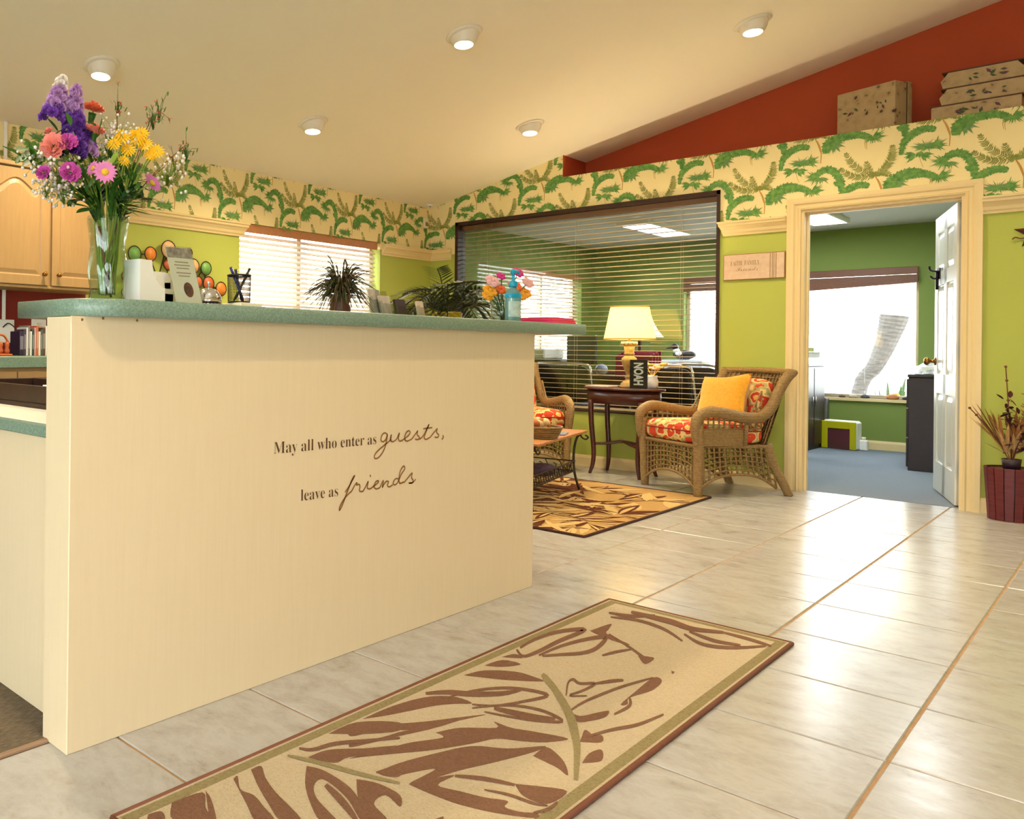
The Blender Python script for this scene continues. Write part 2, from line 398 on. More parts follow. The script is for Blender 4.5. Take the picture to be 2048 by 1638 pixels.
# ---- wallpaper print: palm leaves, traced for one repeat and laid out in a half drop
LEAF = mat('leaf print dark', (62, 120, 58), 0.75, (128, 172, 82), 40); PALE = mat('leaf print pale', (128, 158, 96), 0.75, (92, 140, 80), 40)
FERN = mat('leaf print olive', (152, 156, 72), 0.75, (112, 128, 60), 40)
STEM = mat('stem print ochre', (196, 146, 72), 0.75)
K = 3.737                                                     # tracing scale of the wallpaper crop
def wp(x, y):
    p = P(1500 + x / K, 220 + y / K, Y=YB); return (p.x + 1.067, p.z - 2.425)
def poly(pts): return [wp(*p) for p in pts]
def smoothp(pts, n=4): return [(p.x, p.y) for p in bez([(x, y, 0) for x, y in pts + [pts[0]]], n)][:-1]
def serr(pts, amp=0.004, seed=1):
    """leaf edge: fine teeth along a closed outline"""
    q = smoothp(pts, 6); rr = random.Random(seed); out = []
    cx = sum(p[0] for p in q) / len(q); cyy = sum(p[1] for p in q) / len(q)
    for i, p in enumerate(q):
        a = Vector(q[(i + 1) % len(q)]) - Vector(q[i - 1]); nrm = Vector((a.y, -a.x)).normalized() if a.length else Vector((0, 0))
        k = amp * (rr.uniform(0.3, 1) if i % 2 else -0.4); out.append((p[0] + nrm.x * k, p[1] + nrm.y * k))
    return out
def ribbon(pts, w0, w1=None):
    w1 = w0 if w1 is None else w1
    q = [Vector((p.x, p.y)) for p in bez([(x, y, 0) for x, y in pts], 5)]; L = []; Rr = []
    for i, p in enumerate(q):
        t = q[min(i + 1, len(q) - 1)] - q[max(i - 1, 0)]; n = Vector((-t.y, t.x)).normalized(); w = (w0 + (w1 - w0) * i / (len(q) - 1)) / 2
        L.append(p + n * w); Rr.append(p - n * w)
    return [tuple(v) for v in L + Rr[::-1]]
leaves, ferns, stems, pale = [], [], [], []
def fan(c, r, a0, a1, n, w, out, squash=1.0):
    for i in range(n):
        a = a0 + (a1 - a0) * i / (n - 1); rr = r * (0.78 + 0.22 * math.sin(i * 2.3))
        d = Vector((math.cos(a), math.sin(a) * squash)); nn = Vector((-d.y, d.x)); c_ = Vector(c)
        out.append([tuple(c_ + nn * w * 0.3), tuple(c_ + d * rr * 0.45 + nn * w), tuple(c_ + d * rr), tuple(c_ + d * rr * 0.45 - nn * w), tuple(c_ - nn * w * 0.3)])
def feather(path, lw, w, out, n=26, sides=(-1, 1), taper=0.35, rake=.5):
    """leaf as a curved rib with overlapping leaflets on both sides"""
    q = [Vector((p.x, p.y)) for p in bez([(x, y, 0) for x, y in path], 12)]; m = len(q) - 1
    for i in range(n):
        f = i / (n - 1); k = min(max(int(f * m), 1), m - 1); t = (q[k + 1] - q[k - 1]).normalized(); nn = Vector((-t.y, t.x))
        L = lw * (taper + (1 - taper) * math.sin(math.pi * min(1, .12 + .86 * f)) ** .6) * (.86 + .14 * math.sin(i * 2.7))
        for s in sides:
            d = (nn * s + t * rake).normalized(); b0 = q[k]; sd = Vector((-d.y, d.x)) * w
            out.append([tuple(b0 - sd * .8), tuple(b0 + d * L * .55 - sd), tuple(b0 + d * L), tuple(b0 + d * L * .55 + sd), tuple(b0 + sd * .8)])
# curled banana leaf with the fan palm beneath it
feather(poly([(1385, 145), (1320, 138), (1250, 160), (1195, 195), (1150, 245), (1130, 330)]), .034, .0085, leaves, 30, rake=.35)
feather(poly([(1180, 150), (1140, 150), (1105, 130)]), .02, .007, leaves, 9)
fan(wp(1315, 272), 0.095, R(-10), R(190), 17, 0.0052, pale, 0.55); fan(wp(1330, 272), 0.085, R(-165), R(-15), 12, 0.0062, leaves, 0.5)
fan(wp(1390, 262), 0.072, R(-60), R(95), 11, 0.0052, leaves, .9)
for c, r, a in ((wp(1270, 312), 0.045, -90), (wp(1235, 330), 0.070, 200), (wp(1290, 328), 0.062, -40)): fan(c, r, R(a - 42), R(a + 42), 8, 0.009, leaves)
stems.append(ribbon(poly([(1265, 330), (1275, 380), (1295, 430)]), 0.003, 0.002))
stems.append(ribbon(poly([(1455, 88), (1480, 130), (1495, 190), (1490, 270)]), 0.009, 0.005))
# drooping clump at the head of the stem, long arching leaf to its right
feather(poly([(1640, 70), (1590, 85), (1545, 120), (1530, 180)]), .038, .009, leaves, 18)
fan(wp(1610, 95), 0.085, R(-120), R(-15), 12, 0.005, pale)
feather(poly([(1630, 85), (1720, 55), (1810, 35), (1890, 35), (1960, 60)]), .030, .0085, leaves, 28, rake=.3)
fan(wp(1965, 40), 0.075, R(-150), R(60), 15, 0.0048, leaves, .8)
stems.append(ribbon(poly([(1915, 60), (1905, 110), (1910, 150)]), 0.0035, 0.002))
# arch running down into the next curl
feather(poly([(1440, 385), (1480, 345), (1545, 320), (1610, 335), (1655, 385), (1680, 440), (1670, 490)]), .034, .0085, leaves, 32, rake=.35)
fan(wp(1450, 380), 0.085, R(120), R(320), 15, 0.0052, leaves, .8); fan(wp(1500, 385), 0.075, R(220), R(330), 9, 0.005, pale, .8)
# low arching leaf with its clump and end fan
feather(poly([(1045, 590), (1060, 540), (1110, 490), (1190, 460), (1280, 465), (1350, 500)]), .034, .0085, leaves, 30, rake=.35)
feather(poly([(1100, 545), (1060, 560), (1040, 605)]), .026, .009, leaves, 10)
fan(wp(1080, 545), 0.08, R(-120), R(-10), 11, 0.005, pale)
fan(wp(1425, 490), 0.075, R(-150), R(70), 15, 0.0048, leaves, .8)
stems.append(ribbon(poly([(1350, 515), (1345, 550), (1352, 585)]), 0.0035, 0.002))
def frond(a, b, bend, n, lw, out):
    a, b = Vector(a), Vector(b); d = b - a; nn = Vector((-d.y, d.x)) * bend
    pts = [a + d * t + nn * (4 * t * (1 - t)) for t in [i / 4 for i in range(5)]]
    feather([tuple(p) for p in pts], lw * 1.15, .0034, out, n, taper=.25, rake=.7)
    stems.append(ribbon([tuple(p) for p in pts], 0.003, 0.0015))
c0 = wp(935, 490)
frond(c0, wp(715, 325), 0.12, 22, 0.034, ferns); frond(c0, wp(675, 440), 0.16, 22, 0.034, ferns)
frond(c0, wp(1065, 265), -0.16, 24, 0.038, ferns); frond(c0, wp(1050, 490), 0.2, 11, 0.03, ferns); frond(c0, wp(870, 390), 0.1, 11, 0.03, ferns)
stems.append(ribbon(poly([(935, 490), (960, 540), (985, 610)]), 0.008, 0.005))
PER, DX2, DZ2 = 0.688, 0.344, -0.322
def print_on(parent, region, axis, plane, h0, slope=False, flip=1):
    """region (h0,h1,z0,z1) of a wall; clipped copies of the repeat"""
    a0, a1, z0, z1 = region
    for nm, shapes, m, off in (('stem_print', stems, STEM, 0.0004), ('fern_print', ferns, FERN, 0.0008), ('pale_leaf_print', pale, PALE, 0.0016), ('leaf_print', leaves, LEAF, 0.0024)):
        bm = bmesh.new()
        for k in range(-14, 16):
            for hd in (-1, 0, 1, 2):
                dx = h0 + k * PER + (DX2 if hd % 2 else 0); dz = 2.425 + hd * DZ2
                if dx + 0.5 < a0 or dx - 0.6 > a1 or dz - 0.4 > z1 + 0.2 or dz + 0.3 < z0: continue
                for si, s in enumerate(shapes):
                    vs = [bm.verts.new((x + dx, z + dz, 0.000004 * (si % 90) + 0.0004 * (hd % 2))) for x, z in s]
                    bm.faces.new(vs)
        planes = [((a0, 0, 0), (-1, 0, 0)), ((a1, 0, 0), (1, 0, 0)), ((0, z0, 0), (0, -1, 0))]
        planes.append(((XA, CZ0 - 0.001, 0), (-CS, 1, 0)) if slope else ((0, z1, 0), (0, 1, 0)))
        bmesh.ops.triangulate(bm, faces=bm.faces[:])
        for co, no in planes:
            bmesh.ops.bisect_plane(bm, geom=bm.verts[:] + bm.edges[:] + bm.faces[:], plane_co=co, plane_no=no, clear_outer=True)
        for v in bm.verts:
            h, z = v.co.x, v.co.y
            e = off + v.co.z; v.co = (h, plane - e, z) if axis == 'Y' else (plane + e, h, z)
        me = bpy.data.meshes.new(nm); bm.to_mesh(me); bm.free(); me.materials.append(m)
        if len(me.polygons): tag(link(nm, me, parent), kind='stuff')
print_on(wall_back, (XA, WX0 - .0, 2.0, 2.6), 'Y', YB, -1.067 - 0.0, True)
print_on(wall_back, (WX0, NX - .004, WZ1, 2.8), 'Y', YB, -1.067, True)
print_on(wall_back, (NX - .004, WX1, WZ1, LZ), 'Y', YB, -1.067)
print_on(wall_back, (WX1, DX0 - .02, 2.0, LZ), 'Y', YB, -1.067)
print_on(wall_back, (DX0 - .02, DX1 + .02, DZ + .02, LZ), 'Y', YB, -1.067)
print_on(wall_back, (DX1 + .02, XR, 2.0, LZ), 'Y', YB, -1.067)
print_on(wall_left, (1.6, YB, 2.0, CZ0), 'X', XA, 4.285 + 0.344 - 0.0)

# ---- trims: cornice, baseboards, door casing
PROF = [(0.0, 1.892), (0.012, 1.892), (0.016, 1.905), (0.024, 1.915), (0.030, 1.935), (0.044, 1.955), (0.056, 1.965), (0.058, 1.982), (0.066, 1.985), (0.068, 1.998), (0.0, 1.998)]
TN = [0]
def moulding(name, h0, h1, axis, plane, e0=0, e1=0, prof=PROF, m=None):
    TN[0] += 1; mb = MB(); n = len(prof); vs = []
    for h, e in ((h0, -e0), (h1, e1)):
        for p, z in prof:
            hh = h + e * p
            vs.append((hh, plane - p, z) if axis == 'Y' else (plane + p, hh, z))
    mb.add(vs, [list(range(n)), list(range(n, 2 * n))[::-1]] + [[i, (i + 1) % n, n + (i + 1) % n, n + i] for i in range(n)])
    return struct(mb.obj(name % TN[0] if '%' in name else name, m or M['trim']))
moulding('trim_%d', XA, WX0 - 0.045, 'Y', YB, 0, 0.5)
moulding('trim_%d', WX1 + 0.03, DX0 - 0.085, 'Y', YB, 0.5, 0)
moulding('trim_%d', DX1 + 0.085, XR, 'Y', YB)
moulding('trim_%d', 3.0, AY0 + 0.02, 'X', XA, 0, 0.6)
moulding('trim_%d', AY1 + 0.02, YB, 'X', XA, 0, 0)
BP = [(0, 0), (0.016, 0), (0.016, 0.07), (0.010, 0.085), (0.006, 0.095), (0, 0.095)]
moulding('baseboard_back', XA, DX0 - 0.085, 'Y', YB, prof=BP); moulding('baseboard_back_end', DX1 + 0.085, XR, 'Y', YB, prof=BP)
moulding('baseboard_left', 3.1, YB, 'X', XA, prof=BP)
moulding('baseboard_rear', XA, -0.55, 'Y', YO, prof=BP)
door = thing('door_1', None, None); struct(door)
CP = [(0.0, 0.0), (0.016, 0.0), (0.020, 0.012), (0.013, 0.020), (0.013, 0.034), (0.022, 0.044), (0.024, 0.060), (0.022, 0.085), (0.0, 0.085)]   # (proud, across from the opening)
def casing(nm, pts, outs):
    """casing leg between two corners of the opening, mitred outward"""
    mb = MB(); n = len(CP); vs = []
    for (x, z), (ox, oz) in zip(pts, outs):
        vs += [(x + ox * w, YB - p, z + oz * w) for p, w in CP]
    mb.add(vs, [list(range(n)), list(range(n, 2 * n))[::-1]] + [[i, (i + 1) % n, n + (i + 1) % n, n + i] for i in range(n)])
    return mb.obj(nm, M['trim'], door)
casing('casing', [(DX0, 0.0), (DX0, DZ)], [(-1, 0), (-1, 1)])
casing('casing', [(DX1, 0.0), (DX1, DZ)], [(1, 0), (1, 1)])
casing('casing', [(DX0, DZ), (DX1, DZ)], [(-1, 1), (1, 1)])
jb = MB(); jb.box(DX0 - .001, DX0 + .018, YB - .001, YB + .145, 0, DZ); jb.box(DX1 - .018, DX1 + .001, YB - .001, YB + .145, 0, DZ); jb.box(DX0 + .018, DX1 - .018, YB - .001, YB + .145, DZ - .018, DZ + .001)
jb.box(DX0 + .018, DX0 + .03, YB + .06, YB + .1, 0, DZ - .018); jb.box(DX0 + .03, DX1 - .018, YB + .06, YB + .1, DZ - .03, DZ - .018)
jb.obj('door_jamb', M['trim'], door)
# six-panel white door swung into the office
leaf = bpy.data.objects.new('door_leaf', None); COL.objects.link(leaf); leaf.parent = door
leaf.location = (DX1 - 0.02, YB + 0.125, 0); leaf.rotation_euler = (0, 0, R(90 + 15))
LW, LH, LT = 0.85, 2.0, 0.036
sl = MB(); sl.box(0, LW, -0.002, LT - .012 - 0.0, 0.01, LH)
for (a, b, c, d) in ((0, .11, .01, LH), (LW - .11, LW, .01, LH), (.375, .475, .01, LH), (.11, LW - .11, .01, .22), (.11, LW - .11, LH - .12, LH), (.11, LW - .11, .72, .86), (.11, LW - .11, 1.5, 1.6)):
    sl.box(a, b, -0.012, LT - 0.002, c, d)
sl.obj('slab', M['white_paint'], leaf)
for (a, b) in ((.11, .375), (.475, LW - .11)):
    for (c, d) in ((.22, .72), (.86, 1.5), (1.6, LH - .12)):
        pm = MB()
        for (y0_, y1_, s_) in ((-0.002, -0.010, -1), (LT - .012, LT - .004, 1)):
            i = 0.045
            vs = [(a + .012, y0_, c + .012), (b - .012, y0_, c + .012), (b - .012, y0_, d - .012), (a + .012, y0_, d - .012), (a + i, y1_, c + i), (b - i, y1_, c + i), (b - i, y1_, d - i), (a + i, y1_, d - i)]
            pm.add(vs, [(0, 1, 5, 4), (1, 2, 6, 5), (2, 3, 7, 6), (3, 0, 4, 7), (4, 5, 6, 7)])
        pm.obj('panel', M['white_paint'], leaf)
kb = MB(); kb.lathe([(0, 0), (.03, .0), (.03, .006), (.012, .01), (.012, .03), (.028, .042), (.03, .055), (.018, .066), (0, .068)], 16, TR((LW - .06, LT - .002, .95), 0, R(-90))); kb.obj('knob', M['brass'], leaf)
hk = MB(); hk.box(.62, .72, LT - .003, LT + .004, 1.545, 1.625); hk.tube(bez([(.65, LT, 1.60), (.65, LT + .05, 1.61), (.65, LT + .055, 1.64)], 4), .007, 6); hk.tube(bez([(.66, LT, 1.56), (.66, LT + .03, 1.55), (.66, LT + .05, 1.57)], 4), .007, 6); hk.tube([(.655, LT + .012, 1.60), (.655, LT + .012, 1.47)], .009, 6)
hk.obj('coat_hook', mat('dark hook metal', (30, 22, 30), 0.4, metal=0.6), leaf)
for z in (0.24, 1.03, 1.80):
    h_ = MB(); h_.box(DX1 - .021, DX1 - .017, YB + .055, YB + .115, z - .045, z + .045); h_.tube([(DX1 - .022, YB + .118, z - .046), (DX1 - .022, YB + .118, z + .046)], .007, 8)
    h_.obj('hinge', M['nickel'], door)

# ---- windows
def winframe(name, polys, parent, m): return polys.obj(name, m, parent)
w1 = struct(thing('window_1', None, None))
FW_ = 0.032
for (a, b, c, d) in ((WX0, WX0 + FW_, WZ0, WZ1), (WX1 - FW_ * .7, WX1, WZ0, WZ1), (WX0, WX1, WZ1 - FW_, WZ1), (WX0, WX1, WZ0, WZ0 + 0.012)):
    MB().box(a, b, YB - 0.012, YB + 0.13, c, d).obj('window_frame', M['dark_wood'], w1)
MB().box(WX0 + .01, WX1 - .01, YB + .030, YB + .036, WZ0 + .01, WZ1 - .01).obj('pane', M['glass'], w1)
def blind(name, label, axis, plane, h0, h1, z0, z1, pitch, tilt, sm, vm, depth=0.05, val=0.06, cords=(0.12, 0.5, 0.88), group=None):
    """horizontal slat blind; plane = centre line of the slats"""
    t = thing(name, label, 'blind', group=group)
    pt = (lambda h, d, z: (h, plane - d, z)) if axis == 'Y' else (lambda h, d, z: (plane + d, h, z))   # d > 0 towards the lobby
    L = (h1 - h0) / 2
    c_, s_ = math.cos(tilt), math.sin(tilt); vs = []
    for h in (-L, L):
        for k in range(5):
            e = -depth / 2 + depth * k / 4; cr = 0.0012 * (1 - (e / (depth / 2)) ** 2)
            for q in (0.0012, -0.0012):
                d, z = e * c_ - (cr + q) * s_, e * s_ + (cr + q) * c_
                vs.append((h, -d, z) if axis == 'Y' else (d, h, z))
    fs = []
    for k in range(4):
        a = k * 2; fs += [[a, a + 2, a + 12, a + 10], [a + 1, a + 11, a + 13, a + 3]]
    fs += [[0, 10, 11, 1], [8, 9, 19, 18], [0, 1, 3, 5, 7, 9, 8, 6, 4, 2], [10, 12, 14, 16, 18, 19, 17, 15, 13, 11]]
    sm_me = MB().add(vs, fs).data('slat', sm)
    z = z1 - val - pitch * 0.6
    while z > z0 + 0.03:
        link('slat', sm_me, t, pt((h0 + h1) / 2, 0, z)); z -= pitch
    rail = MB(); p0 = pt(h0, depth / 2, z0); p1 = pt(h1, -depth / 2, z0 + 0.02)
    rail.box(min(p0[0], p1[0]), max(p0[0], p1[0]), min(p0[1], p1[1]), max(p0[1], p1[1]), z0, z0 + 0.018); rail.obj('bottom_rail', sm, t)
    va = MB(); p0 = pt(h0 - .004, depth / 2 + .014, 0); p1 = pt(h1 + .004, depth / 2 + .002, 0)
    va.box(min(p0[0], p1[0]), max(p0[0], p1[0]), min(p0[1], p1[1]), max(p0[1], p1[1]), z1 - val, z1 - .001); va.obj('valance', vm, t)
    hr = MB(); p0 = pt(h0, depth / 2, 0); p1 = pt(h1, -depth / 2, 0)
    hr.box(min(p0[0], p1[0]), max(p0[0], p1[0]), min(p0[1], p1[1]), max(p0[1], p1[1]), z1 - .045, z1 - .002); hr.obj('head_rail', vm, t)
    for c in cords:
        cm = MB()
        for dd in (-depth / 2, depth / 2): cm.tube([pt(h0 + (h1 - h0) * c, dd, z0 + .01), pt(h0 + (h1 - h0) * c, dd, z1 - .03)], 0.0011, 4)
        cm.obj('ladder_cord', sm, t)
    return t
blind('window_blind', 'wide brown wood blind with open slats inside the dark framed office window', 'Y', YB + 0.095, WX0 + .035, WX1 - .03, WZ0 + .02, WZ1 - .035, 0.0425, R(1), M['slat_tan'], M['valance_dark'], val=0.045)
def outer_window(n, axis, plane, thick, h0, h1, z0, z1, mull, fm, sill=None):
    w = struct(thing('window_%d' % n, None, None)); f = 0.035
    def bx(nm, a, b, c, d, t0, t1, m):
        mb = MB()
        if axis == 'Y': mb.box(a, b, plane + t0, plane + t1, c, d)
        else: mb.box(plane - t1, plane - t0, a, b, c, d)
        return mb.obj(nm, m, w)
    for (a, b, c, d) in ((h0, h0 + f, z0, z1), (h1 - f, h1, z0, z1), (h0 + f, h1 - f, z0, z0 + f), (h0 + f, h1 - f, z1 - f, z1)): bx('window_frame', a, b, c, d, thick - .05, thick - .005, fm)
    for mx in mull: bx('mullion', mx - .025, mx + .025, z0 + f, z1 - f, thick - .05, thick - .005, fm)
    edges = [h0 + f] + [m_ for m_ in mull] + [h1 - f]
    for a, b in zip(edges[:-1], edges[1:]): bx('pane', a, b, z0 + f, z1 - f, thick - .03, thick - .024, M['glass'])
    if sill: bx('window_sill', h0 - .02, h1 + .02, z0 - .03, z0, -sill, thick - .05, M['trim'])
    return w
FRW = mat('almond window frame', (206, 186, 150), 0.5)
outer_window(2, 'X', XA, 0.15, AY0, AY1, AZ0, AZ1, [5.22], FRW)
outer_window(3, 'X', XA, 0.15, OY0, OY1, OZ0, OZ1, [9.52], FRW)
outer_window(4, 'Y', YO, 0.15, RX0, RX3, RZ0, RZ1, [-2.78], FRW, 0.03)
blind('window_blind', 'bright white slat blind with brown valance in the lobby window behind the counter', 'X', XA - 0.052, AY0 + .012, AY1 - .03, AZ0 + .055, AZ1 - .002, 0.0435, R(-40), M['slat_white'], M['valance'], val=0.07, cords=(0.06, 0.46, 0.94))
blind('window_blind', 'white slat blind in the left window of the glazed office', 'X', XA - 0.045, OY0 + .012, OY1 - .012, OZ0 + .02, OZ1 - .002, 0.0435, R(-30), M['slat_white'], M['valance'], val=0.05, cords=(0.08, 0.5, 0.92))
def rolled(name, label, x0, x1, bulge):
    t = thing(name, label, 'blind')
    MB().cbox(x0, x1, YO - .03, YO - .008, RZ1 - .075, RZ1 - .0, .004).obj('valance', M['valance_dark'], t)
    n = 16
    for k in range(7):                       # slats drawn up into a sagging bundle
        zz = RZ1 - .08 - k * .012
        pts = [(x0 + (x1 - x0) * i / n, YO - .02, zz - bulge * (1 - i / n) * (k / 7.0)) for i in range(n + 1)]
        mb = MB(); th_ = lambda i: .0112 + bulge * (1 - i / n) / 7.4
        for i in range(n):
            a, b = pts[i], pts[i + 1]
            mb.add([(a[0], a[1] - .02, a[2]), (b[0], b[1] - .02, b[2]), (b[0], b[1] + .02, b[2]), (a[0], a[1] + .02, a[2]), (a[0], a[1] - .02, a[2] - th_(i)), (b[0], b[1] - .02, b[2] - th_(i + 1)), (b[0], b[1] + .02, b[2] - th_(i + 1)), (a[0], a[1] + .02, a[2] - th_(i))],
                   [(0, 1, 2, 3), (4, 7, 6, 5), (0, 4, 5, 1), (2, 6, 7, 3)])
        mb.obj('slat', M['valance_dark'], t)
rolled('window_blind', 'raised brown blind over the big window seen through the open door', -2.78 + .005, RX3 - .003, 0.06)
rolled('window_blind', 'raised brown blind at the right seen through the office glass', RX0 + .005, -2.785, 0.0)
# glazed shop front behind the camera
w6 = struct(thing('window_5', None, None))
ALU = mat('bronze aluminium', (70, 60, 50), 0.4, metal=0.6)
for k in range(5):
    x = SX0 + (SX1 - SX0) * k / 4; MB().box(x - .03, x + .03, YF - .1, YF - .03, .1, SZ1).obj('mullion', ALU, w6)
    if k < 4: MB().box(x + .03, x + (SX1 - SX0) / 4 - .03, YF - .07, YF - .064, .13, SZ1 - .03).obj('pane', M['glass'], w6)
for z in (.1, SZ1 - .04): MB().box(SX0, SX1, YF - .1, YF - .03, z, z + .04).obj('window_frame', ALU, w6)
w7 = struct(thing('window_6', None, None))
for k in range(5):
    y = QY0 + (QY1 - QY0) * k / 4; MB().box(XR + .03, XR + .1, y - .03, y + .03, .1, QZ1).obj('mullion', ALU, w7)
    if k < 4: MB().box(XR + .06, XR + .066, y + .03, y + (QY1 - QY0) / 4 - .03, .13, QZ1 - .03).obj('pane', M['glass'], w7)
for z in (.1, QZ1 - .04): MB().box(XR + .03, XR + .1, QY0, QY1, z, z + .04).obj('window_frame', ALU, w7)
# ================================================================== RECEPTION COUNTER
PX0, PX1, PY0, PY1, SZ = -1.85, -1.73, 1.02, 3.265, 1.116
ctr = thing('reception_counter', 'tall maple laminate reception counter carrying a brown greeting on its front', 'counter', (-1.79, 2.1, 0))
off = Vector((1.79, -2.1, 0))
def cpart(mb, nm, m, parent=None):
    o = mb.obj(nm, m); o.parent = parent or ctr
    if not parent: o.location = off
    return o
cpart(MB().cbox(PX0, PX1, PY0, PY1, 0.0, 1.070, .002), 'front_panel', M['maple'])
cpart(MB().box(PX1 - .004, PX1 + .0008, PY0 + .001, PY1 - .001, 1.052, 1.0715), 'top_strip', M['maple'])
# worktop with a rounded front corner at its near end
tx0, tx1, ty0, ty1, rr = -2.03, -1.675, 1.03, 3.63, 0.13
pts = [(tx0, ty0)] + [(tx1 - rr + rr * math.sin(a), ty0 + rr - rr * math.cos(a)) for a in [R(90) * i / 10 for i in range(11)]]
pts += [(tx1 - .02 + .02 * math.cos(a), ty1 - .02 + .02 * math.sin(a)) for a in [R(90) * i / 4 for i in range(5)]] + [(tx0, ty1)]
slab = MB()
n = len(pts); c = 0.003
def inset(k):
    q = []
    for i, p in enumerate(pts):
        a = Vector(pts[i - 1]); b = Vector(pts[(i + 1) % n]); t = (b - a).normalized(); q.append((p[0] - t.y * k, p[1] + t.x * k))
    return q
rings = [(inset(c), 1.0715), (pts, 1.0715 + c), (pts, SZ - c), (inset(c), SZ)]
vs = [(x, y, z) for ring, z in rings for x, y in ring]
fs = [list(range(n))[::-1], list(range(3 * n, 4 * n))]
slab.add(vs, fs)
for k in range(3):
    for i in range(n): slab.f.append([k * n + i, k * n + (i + 1) % n, (k + 1) * n + (i + 1) % n, (k + 1) * n + i]); slab.sm.append(True)
top = cpart(slab, 'worktop', M['teal'])
for y, x in ((1.3, PX1 - .02), (2.2, PX1 - .03)): pass
# screws under the worktop and nicks in the laminate
sm_ = MB()
for (px, py) in ((164, 639), (206, 637), (274, 641)):
    p = P(px, py, X=PX1 + .001); sm_.sphere(p, 0.0035, 6, 4)
cpart(sm_, 'screw', mat('brown screw cap', (120, 84, 46), 0.6))
# the greeting: serif words from the built-in font, script words drawn stroke by stroke
INK = mat('brown vinyl lettering', (84, 48, 22), 0.5); INK2 = mat('light brown vinyl lettering', (140, 92, 44), 0.5)
def bold(s):
    o = ''
    for ch in s: o += chr(0x1D400 + ord(ch) - 65) if ch.isupper() else chr(0x1D41A + ord(ch) - 97) if ch.islower() else ch
    return o
def words(text, y0, y1, z0, z1, h, m, name, parent, plane=PX1 + 0.0012, thin=-0.012, mk=bold, axis='X'):
    """text fitted between two points of the panel: width y1-y0, x-height letters of cap height h"""
    cu = bpy.data.curves.new(name, 'FONT'); cu.body = mk(text); cu.size = 1; cu.offset = thin; cu.resolution_u = 3
    o = bpy.data.objects.new(name, cu); COL.objects.link(o); bpy.context.view_layer.update()
    dg = bpy.context.evaluated_depsgraph_get(); me = bpy.data.meshes.new_from_object(o.evaluated_get(dg)); bpy.data.objects.remove(o)
    xs = [v.co.x for v in me.vertices]; ys = [v.co.y for v in me.vertices]; xa, xb = min(xs), max(xs)
    for v in me.vertices:
        t = (v.co.x - xa) / (xb - xa); hh = y0 + (y1 - y0) * t; z = z0 + (z1 - z0) * t + v.co.y * h
        v.co = (plane, hh, z) if axis == 'X' else (hh, plane, z)
    me.materials.clear(); me.materials.append(m)
    o = link(name, me, parent); return o
q = [P(547, 908, X=PX1), P(752, 888, X=PX1), P(601, 1002, X=PX1), P(675.5, 992, X=PX1), P(549, 884, X=PX1)]
caph = q[4].z - q[0].z
o = words('May all who enter as', q[0].y, q[1].y, q[0].z, q[1].z, caph / 0.68, INK, 'serif_lettering', ctr); o.location = off
o = words('leave as', q[2].y, q[3].y, q[2].z, q[3].z, caph / 0.68, INK, 'serif_lettering', ctr); o.location = off
def script(strokes, w, name, m):
    mb = MB()
    for st in strokes:
        pp = [P(520 + x / 5.12, 820 + y / 5.12, X=PX1) for x, y in st]
        rb = ribbon([(p.y, p.z) for p in pp], w) if len(pp) > 2 else ribbon([(pp[0].y, pp[0].z), ((pp[0].y + pp[1].y) / 2, (pp[0].z + pp[1].z) / 2), (pp[1].y, pp[1].z)], w)
        k = len(rb) // 2
        mb.add([(PX1 + 0.0014, y, z) for y, z in rb], [[i, i + 1, 2 * k - 2 - i, 2 * k - 1 - i] for i in range(k - 1)])
    o = mb.obj(name, m, ctr, fix=False); o.location = off
g_ = [(1300, 245), (1270, 234), (1245, 262), (1235, 305), (1255, 325), (1285, 302), (1302, 248), (1292, 320), (1270, 400), (1235, 460), (1195, 495), (1168, 488), (1178, 448), (1220, 402), (1280, 352), (1330, 312)]
u_ = [(1330, 312), (1342, 250), (1336, 305), (1355, 325), (1395, 298), (1425, 235), (1415, 290), (1430, 318), (1460, 305)]
e_ = [(1460, 305), (1510, 268), (1535, 232), (1520, 212), (1492, 235), (1478, 290), (1500, 318), (1550, 298)]
s1 = [(1550, 298), (1590, 242), (1612, 213), (1606, 250), (1630, 280), (1615, 302), (1585, 298)]
t_ = [(1630, 300), (1670, 262), (1705, 195), (1728, 145), (1702, 210), (1680, 282), (1697, 300), (1740, 280)]
tx = [(1668, 192), (1710, 186), (1760, 180)]
s2 = [(1740, 280), (1785, 222), (1812, 190), (1805, 228), (1828, 256), (1815, 280), (1785, 276)]
cm_ = [(1868, 258), (1876, 276), (1858, 302)]
script([g_, u_, e_, s1, t_, tx, s2, cm_], 0.0052, 'script_lettering', INK2)
f_ = [(868, 842), (915, 770), (966, 674), (946, 700), (905, 800), (860, 920), (826, 1004), (808, 1026), (816, 985), (850, 922), (900, 862), (935, 830)]
r_ = [(935, 830), (972, 764), (990, 745), (986, 768), (1012, 760), (1020, 785), (1015, 828), (1050, 835)]
i_ = [(1050, 835), (1080, 782), (1105, 730), (1096, 796), (1125, 806), (1160, 780)]
i2 = [(1123, 664), (1127, 672), (1131, 684)]
e2 = [(1160, 780), (1203, 748), (1210, 726), (1182, 735), (1165, 785), (1187, 808), (1225, 795)]
n_ = [(1225, 795), (1260, 720), (1250, 790), (1262, 768), (1290, 730), (1311, 737), (1302, 775), (1325, 786), (1355, 765)]
d_ = [(1412, 702), (1382, 706), (1360, 748), (1380, 766), (1410, 736), (1445, 655), (1480, 602), (1466, 574), (1436, 620), (1420, 700), (1430, 750), (1470, 735)]
s3 = [(1470, 745), (1530, 672), (1556, 645), (1549, 690), (1566, 720), (1554, 746), (1520, 748), (1560, 742), (1592, 708)]
script([f_, r_, i_, i2, e2, n_, d_, s3], 0.0052, 'script_lettering', INK2)

